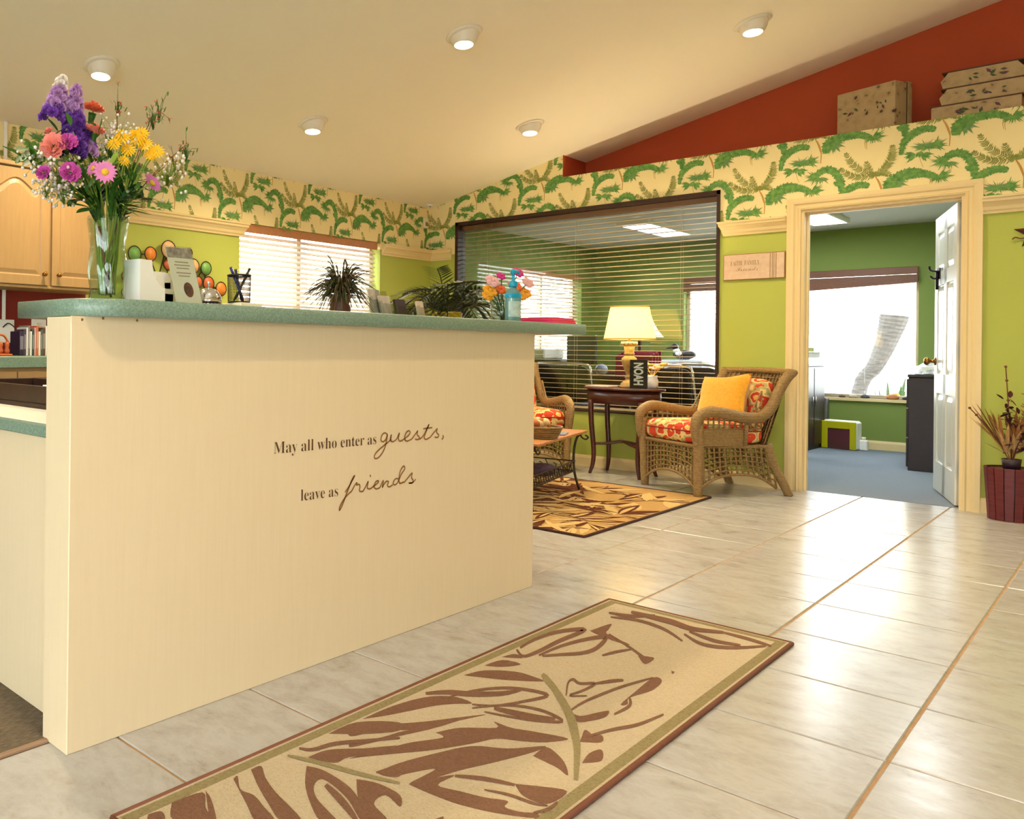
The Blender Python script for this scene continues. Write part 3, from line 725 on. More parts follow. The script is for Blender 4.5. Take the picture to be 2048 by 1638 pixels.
# ---- low desk running back behind the counter
dk = thing('reception_desk', 'low maple desk with a speckled green top joining the tall counter', 'desk', (-2.9, 1.5, 0))
do = Vector((2.9, -1.5, 0))
def dpart(mb, nm, m): o = mb.obj(nm, m, dk); o.location = do; return o
dpart(MB().cbox(-4.0, PX0 - .001, 1.085, 1.11, 0.004, 0.752, .001), 'front_panel', M['maple'])
dpart(MB().box(-4.0, -3.97, 1.11, 1.75, 0.004, 0.752), 'side_panel', M['maple'])
dpart(MB().cbox(-4.03, PX0 - .001, 1.06, 1.78, 0.753, 0.786, .003), 'desk_top', M['teal'])
dpart(MB().cbox(-2.6, PX0 - .001, 1.78, 3.25, 0.753, 0.786, .003), 'desk_return', M['teal'])
dpart(MB().box(-2.56, -2.52, 3.18, 3.23, 0.004, 0.753), 'leg', M['maple'])
tag(MB().cbox(-2.75, PX0 - .012, 1.075, 1.50, 0.7866, 0.789, .001).obj('desk_overlay', M['paper']), 'thin white blotter lying on the low green desk', 'overlay')  # thin white layer over the near strip of the desk top
tr = thing('desk_tray', 'dark brown tray with a white envelope hanging over it on the low desk', 'tray', (-2.28, 1.42, 0.789))
BRN = mat('dark brown leatherette', (44, 24, 16), 0.5, (60, 34, 22), 30)
MB().cbox(-.75, .34, -.12, .2, 0.0, 0.018, .003).obj('base', BRN, tr)
MB().cbox(-.75, .34, -.12, -.105, 0.018, 0.075, .002).obj('front_side', BRN, tr); MB().cbox(-.75, .34, .185, .2, 0.018, 0.075, .002).obj('rear_side', BRN, tr)
MB().cbox(-.75, -.735, -.105, .185, 0.018, 0.075, .002).obj('left_side', BRN, tr); MB().cbox(.325, .34, -.105, .185, 0.018, 0.075, .002).obj('right_side', BRN, tr)
en = MB(); en.box(-.10, .16, -.12, .16, .076, .080); en.box(-.02, .04, -.126, -.121, .03, .08); en.obj('envelope', M['paper'], tr)
MB().sphere((.01, -.128, .014), .009, 8, 6).obj('knob', M['white_plastic'], tr)

# ================================================================== KITCHENETTE ON THE LEFT WALL
KX = XA + 0.60
MB_ = MB()
bs = MB().box(XA, XA + .006, 0.0, 2.98, 0.93, 1.37).obj('backsplash', M['kitchen_red'], wall_left)
kc = thing('base_cabinet', 'honey maple base cabinets under the speckled kitchenette counter', 'cabinet', (XA + .3, 1.6, 0))
ko = Vector((-XA - .3, -1.6, 0))
def kpart(mb, nm, m, parent=None):
    o = mb.obj(nm, m, parent or kc)
    if not parent: o.location = ko
    return o
kpart(MB().box(XA + .001, KX, 0.0, 2.96, 0.1, 0.866), 'body', M['cabinet']); kpart(MB().box(XA + .001, KX - .07, 0.0, 2.96, 0.004, 0.1), 'plinth', M['espresso'])
def raised(x, y0, y1, z0, z1, arch=0.0, t=0.02, fr=0.055, m=None):
    """cabinet front facing +x: frame, groove and raised field (arched top if arch > 0)"""
    mb = MB(); mb.cbox(x, x + t * .55, y0, y1, z0, z1, .002)
    N = 14
    def outline(k):
        a0, a1, b0, b1 = y0 + k, y1 - k, z0 + k, z1 - k
        o_ = [(a0, b0), (a1, b0)]
        if arch > 0:
            w = a1 - a0
            o_ += [(a1 - w * i / N, b1 - arch + arch * (0.5 - 0.5 * math.cos(2 * math.pi * min(max((i / N - .08) / .84, 0), 1))) ** 0.8) for i in range(N + 1)]
        else: o_ += [(a1, b1), (a0, b1)]
        return o_
    def ringface(o1, x1, o2, x2):
        n_ = len(o1); mb.add([(x1, y, z) for y, z in o1] + [(x2, y, z) for y, z in o2], [[i, (i + 1) % n_, n_ + (i + 1) % n_, n_ + i] for i in range(n_)])
    n_ = len(outline(fr)); ou = outline(fr)
    # outer frame front: from the box edge to the arched inner edge
    box_o = [(y0, z0), (y1, z0)] + ([(y1 - (y1 - y0) * i / N, z1) for i in range(N + 1)] if arch > 0 else [(y1, z1), (y0, z1)])
    ringface(box_o, x + t, ou, x + t); ringface(box_o, x + t * .55, box_o, x + t)
    i1 = outline(fr + .008); ringface(ou, x + t, i1, x + t * .6)
    i2_ = outline(fr + .012); ringface(i1, x + t * .6, i2_, x + t * .6)
    i3 = outline(fr + .035); ringface(i2_, x + t * .6, i3, x + t * .95)
    mb.add([(x + t * .95, y, z) for y, z in i3], [list(range(len(i3)))])
    return mb
def knob(x, y, z, m): return MB().lathe([(0, 0), (.011, 0), (.011, .003), (.006, .008), (.006, .014), (.014, .02), (.015, .026), (.008, .031), (0, .032)], 12, TR((x, y, z), 0, 0, R(90)))
yb = [(0.05, .62), (.64, 1.21), (1.23, 1.80), (1.82, 2.155), (2.165, 2.95)]
for a, b in yb:
    d = kpart(raised(KX, a, b, 0.70, 0.845, 0, fr=.035), 'drawer', M['cabinet']); k_ = knob(KX + .02, (a + b) / 2, .772, M['brass']).obj('knob', M['brass'], d)
    d = kpart(raised(KX, a, b, 0.13, 0.685, 0), 'cabinet_door', M['cabinet']); k_ = knob(KX + .02, b - .05, .62, M['brass']).obj('knob', M['brass'], d)
tag(MB().cbox(XA + .007, KX + .03, -.02, 2.985, .867, .932, .004).obj('kitchenette_counter', M['teal']), 'speckled green counter top along the kitchenette base cabinets', 'counter')
uc = thing('wall_cabinet', 'honey maple wall cabinets with arched doors above the red backsplash', 'cabinet', (XA + .16, 1.6, 1.37))
uo = Vector((-XA - .16, -1.6, -1.37)); UX = XA + .31
def upart(mb, nm, m): o = mb.obj(nm, m, uc); o.location = uo; return o
upart(MB().box(XA + .007, UX, 0.3, 2.97, 1.362, 2.10), 'body', M['cabinet'])
upart(MB().cbox(XA + .007, UX + .03, 0.28, 2.99, 2.085, 2.112, .004), 'top_trim', M['cabinet']); upart(MB().cbox(XA + .007, UX + .012, 0.3, 2.975, 1.350, 1.366, .003), 'light_rail', M['cabinet'])
for i, (a, b) in enumerate(((0.34, .95), (.97, 1.55), (1.6, 2.045), (2.06, 2.513), (2.535, 2.955))):
    d = upart(raised(UX, a, b, 1.372, 2.075, 0.075), 'cabinet_door', M['cabinet'])
    kn = knob(UX + .02, (b - .035) if i % 2 else (a + .045), 1.44, M['brass']).obj('knob', M['brass'], d)
# things on the kitchenette counter
books = [('navy', (44, 40, 66)), ('plum', (70, 50, 74)), ('white', (214, 210, 204)), ('grey', (126, 122, 120)), ('white', (226, 222, 214)), ('dark green', (54, 66, 56)), ('pink', (190, 150, 150)), ('orange', (196, 96, 58)), ('cream', (216, 204, 180)), ('teal', (70, 92, 92)), ('brown', (90, 64, 48)), ('white', (220, 214, 206)), ('red', (150, 50, 40)), ('black', (34, 32, 34)), ('tan', (176, 150, 112))]
y = 2.325; seen = {}
for i, (nm, col) in enumerate(books):
    w = [.028, .016, .013, .014, .012, .016, .013, .016, .015, .013, .02, .014, .015, .017, .014][i]; h = .168 + .012 * ((i * 5) % 4 - 1.5)
    order = ['first', 'second', 'third', 'fourth'][seen.get(nm, 0)]; seen[nm] = seen.get(nm, 0) + 1
    mult = sum(1 for b_ in books if b_[0] == nm) > 1
    b_ = thing('movie_case', ('%s %s video case from the left in the row on the kitchenette counter' % (order, nm)) if mult else '%s video case in the row on the kitchenette counter' % nm, 'video case', (XA + .26, y + w / 2, .932), group='video cases on the kitchenette counter')
    MB().cbox(-.07, .06, -w / 2 + .0006, w / 2 - .0006, 0, h, .002).obj('case', mat('case ' + str(i), col, .35), b_)
    MB().box(.0602, .0608, -w / 2 + .003, w / 2 - .003, h * .25, h * .8).obj('spine_label', mat('spine ' + str(i), tuple(min(255, int(v * .6 + 90)) for v in col), .5), b_)
    y += w
fg = thing('figurine', 'small orange wooden ornament at the left of the video cases', 'ornament', (XA + .38, 2.17, .932))
OW = mat('orange wood', (176, 84, 34), .5)
MB().cbox(-.04, .04, -.06, .06, 0, .012, .003).obj('base', OW, fg)
for yy in (-.04, 0, .04): MB().lathe([(.012, .012), (.018, .03), (.01, .05), (.016, .065), (.013, .08), (0, .085)], 10, TR((0, yy, 0))).obj('post', OW, fg)
MB().tube(bez([(0, -.05, .08), (0, -.02, .12), (0, .02, .12), (0, .05, .08)], 5), .007, 6).obj('hoop', OW, fg)
# raceway and outlets
rw = tag(MB().cbox(XA + .0065, XA + .02, 2.356, 2.378, 1.16, CZ0 + .004, .002).obj('cable_raceway', M['white_plastic']), 'slim white cable raceway running down the left wall to an outlet', 'raceway')
rw2 = rw
ou_ = thing('outlet', 'white outlet box at the foot of the cable raceway with a plugged cord', 'outlet', (XA + .0065, 2.372, 1.06))
MB().cbox(0, .03, -.055, .06, -.05, .1, .004).obj('box', M['white_plastic'], ou_)
MB().tube(bez([(.03, -.02, .05), (.07, -.0, .075), (.08, .05, .03), (.07, .06, -.04), (.05, .06, -.128)], 6), .004, 6).obj('cord', M['black'], ou_)
o2 = thing('outlet', 'white outlet plate on the red backsplash beside the tall counter end', 'outlet', (XA + .0065, 2.62, 1.11))
MB().cbox(0, .007, -.055, .055, -.06, .06, .003).obj('plate', M['white_plastic'], o2)
for z in (-.028, .022): MB().cbox(.007, .009, -.017, .017, z - .014, z + .014, .001).obj('socket', M['cream_paper'], o2)
# ================================================================== CEILING LIGHTS (eyeball downlights)
LENS = emat('glowing lamp lens', (255, 236, 200), 22)
WH = mat('white fixture enamel', (236, 228, 214), 0.35)
nrm = Vector((CS, 0, -1)).normalized()
def downlight(x, y, label, aim, power):
    z = ceil_z(x); t = thing('ceiling_light', label, 'light', (x, y, z), group='eyeball downlights in the sloping ceiling')
    MF = frame((0, 0, 0), (1, 0, CS), nrm)
    MB().lathe([(.070, -.002), (.105, -.002), (.108, .004), (.098, .012), (.078, .014), (.070, .004)], 28, MF, cap=False).obj('trim_ring', WH, t)
    a = Vector(aim).normalized(); ME = frame(nrm * 0.006, (0, 1, 0), a)
    MB().lathe([(.083, -.02), (.085, .0), (.080, .026), (.070, .048), (.062, .06), (.060, .066), (.054, .066), (.054, .054)], 28, ME, cap=False).obj('eyeball', WH, t)
    MB().lathe([(0, .050), (.054, .056)], 24, ME, cap=False).obj('lens', LENS, t)
    l = bpy.data.lights.new('lamp', 'SPOT'); l.energy = power; l.color = (1.0, 0.81, 0.50); l.spot_size = R(150); l.spot_blend = 0.9; l.shadow_soft_size = 0.05
    lo = bpy.data.objects.new('lamp', l); COL.objects.link(lo); lo.parent = t
    lo.matrix_local = frame(nrm * 0.006 + a * 0.075, (0, 1, 0), -a)
DW = 54
for (px, py, lab) in ((203, 130, 'eyeball downlight above the flower bouquet'), (928, 68, 'eyeball downlight in the middle of the upper ceiling row'), (1505, 45, 'eyeball downlight nearest the red niche wall'),
                      (626, 245, 'eyeball downlight above the bright blind, lower ceiling row'), (1060, 250, 'eyeball downlight nearest the wall corner over the office window')):
    d = fw * FPX + rt * (px - CX) - up * (py - CY)
    tt = (CZ0 - CS * XA - CAM.z) / (d.z - CS * d.x); p = CAM + d * tt
    downlight(p.x, p.y, lab, (0.05, -0.12, -1), DW)
for (x, y, lab) in ((-2.75, 1.2, 'eyeball downlight over the reception counter'), (-0.6, 4.2, 'eyeball downlight over the walkway tiles'), (-0.6, 0.9, 'eyeball downlight over the entrance floor'), (0.9, 5.9, 'eyeball downlight over the right part of the lobby')):
    downlight(x, y, lab, (0, 0, -1), DW)
# office ceiling troffers
TRO = emat('fluorescent diffuser', (244, 250, 255), 6)
def troffer(x0, x1, y0, y1, label):
    t = thing('ceiling_light', label, 'light', ((x0 + x1) / 2, (y0 + y1) / 2, 2.33)); a, b = (x1 - x0) / 2, (y1 - y0) / 2
    MB().box(-a, a, -b, b, -.032, -.03).obj('diffuser', TRO, t)
    for (p, q_, r__, s_) in ((-a - .02, a + .02, -b - .02, -b), (-a - .02, a + .02, b, b + .02), (-a - .02, -a, -b, b), (a, a + .02, -b, b)): MB().box(p, q_, r__, s_, -.045, -.0005).obj('frame', WH, t)
    l = bpy.data.lights.new('tube', 'AREA'); l.shape = 'RECTANGLE'; l.size = 2 * a; l.size_y = 2 * b; l.energy = 8; l.color = (.9, .97, 1)
    lo = bpy.data.objects.new('tube', l); COL.objects.link(lo); lo.parent = t; lo.location = (0, 0, -.05)
troffer(-3.65, -3.38, 8.58, 9.80, 'fluorescent ceiling panel seen through the blind of the glazed office')
troffer(-2.30, -2.03, 8.75, 9.92, 'fluorescent ceiling panel seen over the open doorway')
troffer(-1.25, -0.98, 7.6, 8.75, 'fluorescent ceiling strip behind the door head')
# ================================================================== WICKER CHAIRS
def wickermat():
    m, nt, b = newmat('woven wicker'); v = coords(nt, 'Object', (1, 1, 1))
    w = nt.nodes.new('ShaderNodeTexWave'); w.wave_type = 'BANDS'; w.bands_direction = 'Z'; w.inputs['Scale'].default_value = 38; w.inputs['Distortion'].default_value = 1.2; w.inputs['Detail'].default_value = 1.5
    nt.links.new(v, w.inputs['Vector']); n1 = noise(nt, v, 60, 3)
    mx = nt.nodes.new('ShaderNodeMath'); mx.operation = 'ADD'; nt.links.new(w.outputs['Fac'], mx.inputs[0]); nt.links.new(n1, mx.inputs[1])
    mr = nt.nodes.new('ShaderNodeMath'); mr.operation = 'MULTIPLY'; mr.inputs[1].default_value = 0.5; nt.links.new(mx.outputs[0], mr.inputs[0])
    nt.links.new(ramp(nt, mr.outputs[0], [(0.2, (92, 68, 36)), (0.5, (146, 114, 66)), (0.8, (176, 144, 90))]), b.inputs['Base Color'])
    b.inputs['Roughness'].default_value = 0.55; bump(nt, b, mr.outputs[0], 0.6, 0.006); return m
M['wicker'] = wickermat()
def floralmat():
    m, nt, b = newmat('red floral cushion fabric'); v = coords(nt, 'Object')
    vo = nt.nodes.new('ShaderNodeTexVoronoi'); vo.inputs['Scale'].default_value = 11; vo.inputs['Randomness'].default_value = 1
    wv = nt.nodes.new('ShaderNodeVectorMath'); wv.operation = 'ADD'
    nz = nt.nodes.new('ShaderNodeTexNoise'); nz.inputs['Scale'].default_value = 14; nt.links.new(v, nz.inputs['Vector'])
    s_ = nt.nodes.new('ShaderNodeVectorMath'); s_.operation = 'SCALE'; s_.inputs['Scale'].default_value = 0.09; nt.links.new(nz.outputs['Color'], s_.inputs[0])
    nt.links.new(v, wv.inputs[0]); nt.links.new(s_.outputs[0], wv.inputs[1]); nt.links.new(wv.outputs[0], vo.inputs['Vector'])
    nt.links.new(ramp(nt, vo.outputs['Distance'], [(0.0, (236, 178, 96)), (0.16, (240, 200, 120)), (0.24, (206, 62, 28)), (0.42, (196, 50, 26)), (0.5, (226, 196, 128)), (0.62, (176, 164, 104)), (0.74, (204, 62, 30))], 'CONSTANT'), b.inputs['Base Color'])
    b.inputs['Roughness'].default_value = 0.85; bump(nt, b, noise(nt, v, 400, 2), 0.3); return m
M['floral'] = floralmat()
def lattice(S, nu, nv, r, skip=None, wob=0.004):
    """open weave of thin canes over the surface S(u, v)"""
    mb = MB()
    for i in range(nu + 1):
        u = i / nu; pts = [Vector(S(u, j / (2 * nv))) for j in range(2 * nv + 1)]; mb.tube(pts, r, 4, flat=0.6)
    for j in range(nv + 1):
        v = j / nv; pts = [Vector(S(i / (2 * nu), v)) for i in range(2 * nu + 1)]; mb.tube(pts, r, 4, flat=0.6)
    return mb
def sheet(S, nu, nv, t, nrm_):
    """solid woven sheet with thickness t along nrm_"""
    mb = MB(); n_ = Vector(nrm_) * t
    mb.grid(lambda u, v: Vector(S(u, v)) + n_ / 2, nu, nv); mb.grid(lambda u, v: Vector(S(u, v)) - n_ / 2, nu, nv); return mb
def pillow(w, h, t, n=14, pinch=0.12):
    """knife-edge cushion in the xz plane"""
    mb = MB()
    for s in (1, -1):
        def fn(u, v, s=s):
            a, b = u * 2 - 1, v * 2 - 1
            e = (1 - a ** 4) * (1 - b ** 4); k = 1 - pinch * (1 - abs(b)) * abs(a) ** 3 ; k2 = 1 - pinch * (1 - abs(a)) * abs(b) ** 3
            return (a * w / 2 * k, s * t / 2 * max(e, 0) ** 0.55, b * h / 2 * k2)
        mb.grid(fn, n, n)
    return mb
def rbox(w, d, h, n=10, e=0.22):
    """soft block cushion, x y z half-rounded"""
    mb = MB()
    def sgn(x, p): return math.copysign(abs(x) ** p, x)
    def fn(u, v):
        th = (v - .5) * math.pi; ph = u * 2 * math.pi
        return (w / 2 * sgn(math.cos(th), e) * sgn(math.cos(ph), e), d / 2 * sgn(math.cos(th), e) * sgn(math.sin(ph), e), h / 2 * sgn(math.sin(th), .55))
    mb.grid(fn, 40, 16); return mb
def make_chair(label, with_pillow=True):
    t = thing('wicker_armchair', label, 'armchair', group='wicker armchairs by the office window'); W = M['wicker']
    hw = 0.285
    arch = lambda x, a=.26: 0.055 + 0.10 * (1 - min(1, abs(x) / a) ** 2.4)
    # legs
    for s in (-1, 1):
        MB().tube(bez([(s * .27, .26, .0), (s * .272, .262, .16), (s * .28, .268, .36), (s * .285, .272, .50)], 4), [.026, .027, .028, .029, .03, .03, .031, .031, .031, .031, .03, .03, .028], 10).obj('leg', W, t)
        MB().tube(bez([(s * .268, -.45, .0), (s * .262, -.40, .10), (s * .252, -.335, .22), (s * .25, -.29, .36)], 4), [.027, .027, .027, .027, .028, .028, .028, .028, .03, .03, .03, .03, .03], 10).obj('leg', W, t)
    # skirts: open weave with an arched lower edge
    lattice(lambda u, v: ((u - .5) * 2 * .26, .268, arch((u - .5) * 2 * .26) + (.345 - arch((u - .5) * 2 * .26)) * v), 15, 6, .0085).obj('skirt', W, t)
    lattice(lambda u, v: ((u - .5) * 2 * .25, -.30, arch((u - .5) * 2 * .25) + .03 + (.315 - arch((u - .5) * 2 * .25)) * v), 13, 6, .0085).obj('skirt', W, t)
    for s in (-1, 1):
        ya = lambda u: .265 - (.265 + .31) * u
        lattice(lambda u, v, s=s: (s * (.275 - .02 * u), ya(u) - .05 * u * (1 - v), arch((u - .5) * .52) + (.345 - arch((u - .5) * .52)) * v), 14, 6, .0085).obj('skirt', W, t)
    for s in (-1, 1):   # rolled lower edges
        MB().tube(bez([(s * (.275 - .02 * u), .265 - .575 * u - .05 * u, arch((u - .5) * .52)) for u in [i / 8 for i in range(9)]], 2), .010, 6).obj('skirt_edge', W, t)
    MB().tube([((u - .5) * .52, .27, arch((u - .5) * .52)) for u in [i / 12 for i in range(13)]], .010, 6).obj('skirt_edge', W, t)
    # seat deck
    MB().cbox(-.272, .272, -.30, .275, .335, .358, .006).obj('seat_deck', W, t)
    MB().tube([(-.275, .272, .352), (.275, .272, .352)], .014, 8).obj('seat_rail', W, t)
    # arms sweep up into the back
    def armline(s): return bez([(s * .285, .285, .36), (s * .286, .298, .46), (s * .288, .282, .55), (s * .292, .20, .592), (s * .30, .08, .580), (s * .295, -.08, .552), (s * .288, -.20, .556), (s * .284, -.285, .62), (s * .282, -.345, .73), (s * .285, -.40, .82), (s * .30, -.435, .868)], 5)
    for s in (-1, 1):
        al = armline(s); MB().tube(al, [.022 + .016 * min(1, i / 10.0) if i < 40 else .036 for i in range(len(al))], 10, flat=.85).obj('arm', W, t)
        # side below the arm: a solid woven lower field and a band of open weave above
        def zt(u): y = .27 - .56 * u; return .575 - .025 * u if u < .8 else .56 + (u - .8) * .9
        sheet(lambda u, v, s=s: (s * (.282 - .012 * u), .28 - .36 * u, .352 + (.12) * v), 8, 4, .012, (1, 0, 0)).obj('side_panel', W, t)
        lattice(lambda u, v, s=s: (s * (.283 - .010 * u), .28 - .50 * u, .47 + (zt(u) - .475) * v), 12, 3, .0075).obj('side_weave', W, t)
        MB().tube([(s * .278, -.09, .35), (s * .283, -.10, .56)], .014, 8).obj('side_post', W, t)
    # back: woven panel leaning back, rolled top rail
    bk = lambda u, v: ((u - .5) * 2 * (.255 + .02 * v), -.275 - .05 * (1 - (2 * u - 1) ** 2) - .155 * v, .36 + .49 * v)
    sheet(bk, 10, 10, .012, (0, 1, .3)).obj('backrest', W, t)
    lattice(lambda u, v: Vector(bk(u, v)) + Vector((0, .014, .003)), 16, 14, .0055).obj('back_weave', W, t)
    MB().tube(bez([(-.312, -.43, .862), (-.22, -.455, .868), (0, -.475, .87), (.22, -.455, .868), (.312, -.43, .862)], 6), .030, 10, flat=.8).obj('top_rail', W, t)
    c = rbox(.53, .56, .155).obj('seat_cushion', M['floral'], t); c.location = (0, .01, .435)
    MB().tube([(x * .268, .01 + y * .283, .452) for x, y in [(math.copysign(abs(math.cos(a)) ** .25, math.cos(a)), math.copysign(abs(math.sin(a)) ** .25, math.sin(a))) for a in [2 * math.pi * i / 40 for i in range(40)]]], .005, 5, closed=True).obj('piping', mat('cushion piping', (150, 40, 24), .8), c, loc=(0, -.01, -.435))
    bc = rbox(.47, .40, .11, e=.3).obj('back_cushion', M['floral'], t); bc.location = (0, -.285, .62); bc.rotation_euler = (R(-73), 0, 0)
    return t
c1 = make_chair('wicker armchair with a gold pillow standing beside the door casing')
c1.location = (-2.155, 6.50, 0); c1.rotation_euler = (0, 0, R(148))
pl = tag(pillow(.40, .36, .13).obj('throw_pillow', M['gold']), 'gold square throw pillow leaning in the right wicker armchair', 'pillow')
pl.matrix_world = TR((-2.155, 6.50, 0), R(148)) @ TR((-.03, -.13, .665), R(6), R(18), R(6))
c2 = copy_tree(c1); c2['label'] = 'wicker armchair with red floral cushions half hidden behind the reception counter'
c2.location = (-3.56, 6.50, 0); c2.rotation_euler = (0, 0, R(148 + 83))

# ---- side table
tb_ = thing('side_table', 'dark cherry oval side table between the wicker armchairs', 'table', (-2.83, 6.77, 0), R(-4))
OV = [(math.cos(2 * math.pi * i / 40), math.sin(2 * math.pi * i / 40)) for i in range(40)]
def oval(a, b, z0, z1): return MB().prism([(x * a, y * b) for x, y in OV], z0, z1, smooth=True)
oval(.315, .215, .688, .704).obj('table_top', M['cherry'], tb_); oval(.285, .185, .575, .688).obj('apron', M['cherry'], tb_)
for sx in (-1, 1):
    for sy in (-1, 1):
        MB().tube(bez([(sx * .20, sy * .13, .60), (sx * .195, sy * .128, .42), (sx * .178, sy * .12, .2), (sx * .182, sy * .124, .08), (sx * .20, sy * .138, .0)], 4), [.021, .021, .021, .0205, .02, .02, .019, .019, .018, .018, .017, .017, .016, .015, .014, .013, .012], 8).obj('leg', M['cherry'], tb_)
for sy in (-1, 1):
    MB().tube(bez([(-.17, sy * .115, .245), (-.10, sy * .06, .25), (0, 0, .27), (.10, -sy * .06, .25), (.17, -sy * .115, .245)], 4), .016, 8, flat=.7).obj('stretcher', M['cherry'], tb_)
MAR = mat('pale marble', (206, 190, 178), .3, (180, 160, 150), 30)
tag(MB().cbox(-3.11, -2.93, 6.70, 6.90, .7045, .712, .002).obj('magazine', mat('magazine cover', (196, 180, 172), .4, (150, 140, 140), 40)), 'pale magazine lying on the left of the side table', 'magazine')
# ---- table lamp
lp = thing('table_lamp', 'lit cream table lamp with a carved urn base on the side table', 'lamp', (-2.80, 6.80, .7045))
LB = mat('antique cream lamp base', (172, 146, 92), .45, (138, 108, 60), 40)
MB().lathe([(.068, 0), (.07, .012), (.062, .02), (.06, .034), (.045, .048), (.030, .062), (.024, .074), (.034, .084), (.026, .094), (.022, .105), (.030, .13), (.048, .185), (.056, .215), (.054, .238), (.036, .252), (.028, .262), (.040, .272), (.034, .284), (.036, .30), (.040, .335)], 28).obj('urn', LB, lp)
cap_ = MB(); cap_.lathe([(.040, .335), (.044, .342), (.050, .352), (.056, .364), (.052, .370), (.03, .372)], 24)
for k in range(12):
    a = 2 * math.pi * k / 12; cap_.sphere((.052 * math.cos(a), .052 * math.sin(a), .358), .012, 6, 5, (1, 1, 1.2))
cap_.obj('capital', LB, lp)
MB().tube([(0, 0, .37), (0, 0, .42)], .009, 8).obj('stem', M['brass'], lp)
SHD = translucent('cream lamp shade', (254, 240, 188), .5, .8)
MB().lathe([(.188, .392), (.140, .655), (.137, .655), (.185, .392)], 40, cap=False).obj('shade', SHD, lp)
for (rr_, zz) in ((.1885, .394), (.1405, .653)): MB().lathe([(rr_, zz - .005), (rr_ + .002, zz - .005), (rr_ + .002, zz + .005), (rr_, zz + .005)], 40, cap=False).obj('shade_band', mat('shade edge tape', (206, 164, 74), .7), lp)
MB().sphere((0, 0, .49), .032, 12, 8, (1, 1, 1.25)).obj('bulb', emat('warm bulb', (255, 226, 150), 16), lp)
pl_ = bpy.data.lights.new('lamp', 'POINT'); pl_.energy = 20; pl_.color = (1.0, .84, .55); pl_.shadow_soft_size = .05
po = bpy.data.objects.new('lamp', pl_); COL.objects.link(po); po.parent = lp; po.location = (0, 0, .53)
# ---- sign on the table
sg = thing('tabletop_sign', 'black upright card lettered NOAH in an acrylic stand on the side table', 'sign', (-2.67, 6.66, .7045), R(8))
MB().cbox(-.066, .066, -.006, -.004, 0, .23, .0008).obj('acrylic_front', M['clear'], sg); MB().cbox(-.066, .066, .006, .008, 0, .23, .0008).obj('acrylic_back', M['clear'], sg); MB().cbox(-.066, .066, -.03, .03, 0, .003, .0008).obj('foot', M['clear'], sg)
MB().box(-.062, .062, -.002, .004, .004, .228).obj('card', mat('black card', (28, 14, 14), .5), sg)
wl = words('NOAH', .205, .03, -.031, -.031, .09, M['paper'], 'lettering', sg, plane=0, thin=.04, mk=lambda s: s)
for v in wl.data.vertices: v.co = (v.co.z, -.0026, v.co.y)     # turned to read downwards
# ---- yellow silk flowers behind the sign
yf = thing('flower_arrangement', 'small vase of yellow silk flowers behind the black card', 'flowers', (-2.635, 6.83, .7045))
MB().lathe([(.03, 0), (.042, .02), (.045, .06), (.034, .09), (.038, .105)], 16).obj('vase', M['white_plastic'], yf)
YEL = mat('yellow petals', (240, 184, 40), .7, (250, 214, 110), 50); PNK = mat('pale pink petals', (240, 190, 160), .7)
for k in range(9):
    a = k * 2.4; rr_ = .03 + .09 * ((k * 37) % 10) / 10; c_ = Vector((math.cos(a) * rr_, math.sin(a) * rr_ * .7, .15 + .05 * ((k * 13) % 7) / 7)); mb = MB()
    mb.tube([(0, 0, .09), c_], .002, 5)
    for i in range(9):
        b_ = 2 * math.pi * i / 9; d_ = Vector((math.cos(b_), math.sin(b_), .35)); mb.sphere(c_ + d_ * .016, .013, 6, 4, (1, 1, .6))
    mb.obj('bloom', YEL if k % 3 else PNK, yf)

# ---- coffee table, seen at its end
ct_ = thing('coffee_table', 'wrought iron coffee table with a slim wood top behind the counter end', 'table', (-2.83, 5.19, .0125), R(11.1))
TW, TL = .275, .56
MB().cbox(-TW, TW, -TL, TL, .402, .420, .003).obj('table_top', mat('reddish wood top', (176, 112, 62), .35, (196, 136, 84), 14, (8, 1, 1)), ct_)
for sx in (-1, 1):
    for sy in (-1, 1):
        MB().tube(bez([(sx * (TW - .03), sy * (TL - .03), .40), (sx * (TW - .06), sy * (TL - .05), .36), (sx * (TW - .075), sy * (TL - .06), .25), (sx * (TW - .07), sy * (TL - .055), .12), (sx * (TW - .045), sy * (TL - .03), .0)], 5), .0085, 7).obj('leg', M['iron'], ct_)
        MB().tube(bez([(sx * (TW - .01), sy * (TL - .01), .385), (sx * (TW + .005), sy * (TL + .005), .37), (sx * (TW - .01), sy * (TL - .005), .355), (sx * (TW - .03), sy * (TL - .03), .37), (sx * (TW - .04), sy * (TL - .04), .40)], 4), .006, 6).obj('scroll', M['iron'], ct_)
for sx in (-1, 1):
    for z in (.13, .20): MB().tube([(sx * (TW - .07), -(TL - .05), z), (sx * (TW - .07), TL - .05, z)], .005, 6).obj('rail', M['iron'], ct_)
    sc_m = MB()
    for k in range(10):
        y = -(TL - .06) + (2 * TL - .12) * (k + .5) / 10; x = sx * (TW - .07)
        sc_m.tube(bez([(x, y - .045, .20), (x, y - .02, .15), (x, y + .02, .135), (x, y + .03, .165), (x, y + .01, .175)], 4), .0035, 5); sc_m.tube(bez([(x, y + .045, .13), (x, y + .02, .18), (x, y - .02, .195), (x, y - .03, .17)], 4), .0035, 5)
    sc_m.obj('scrollwork', M['iron'], ct_)
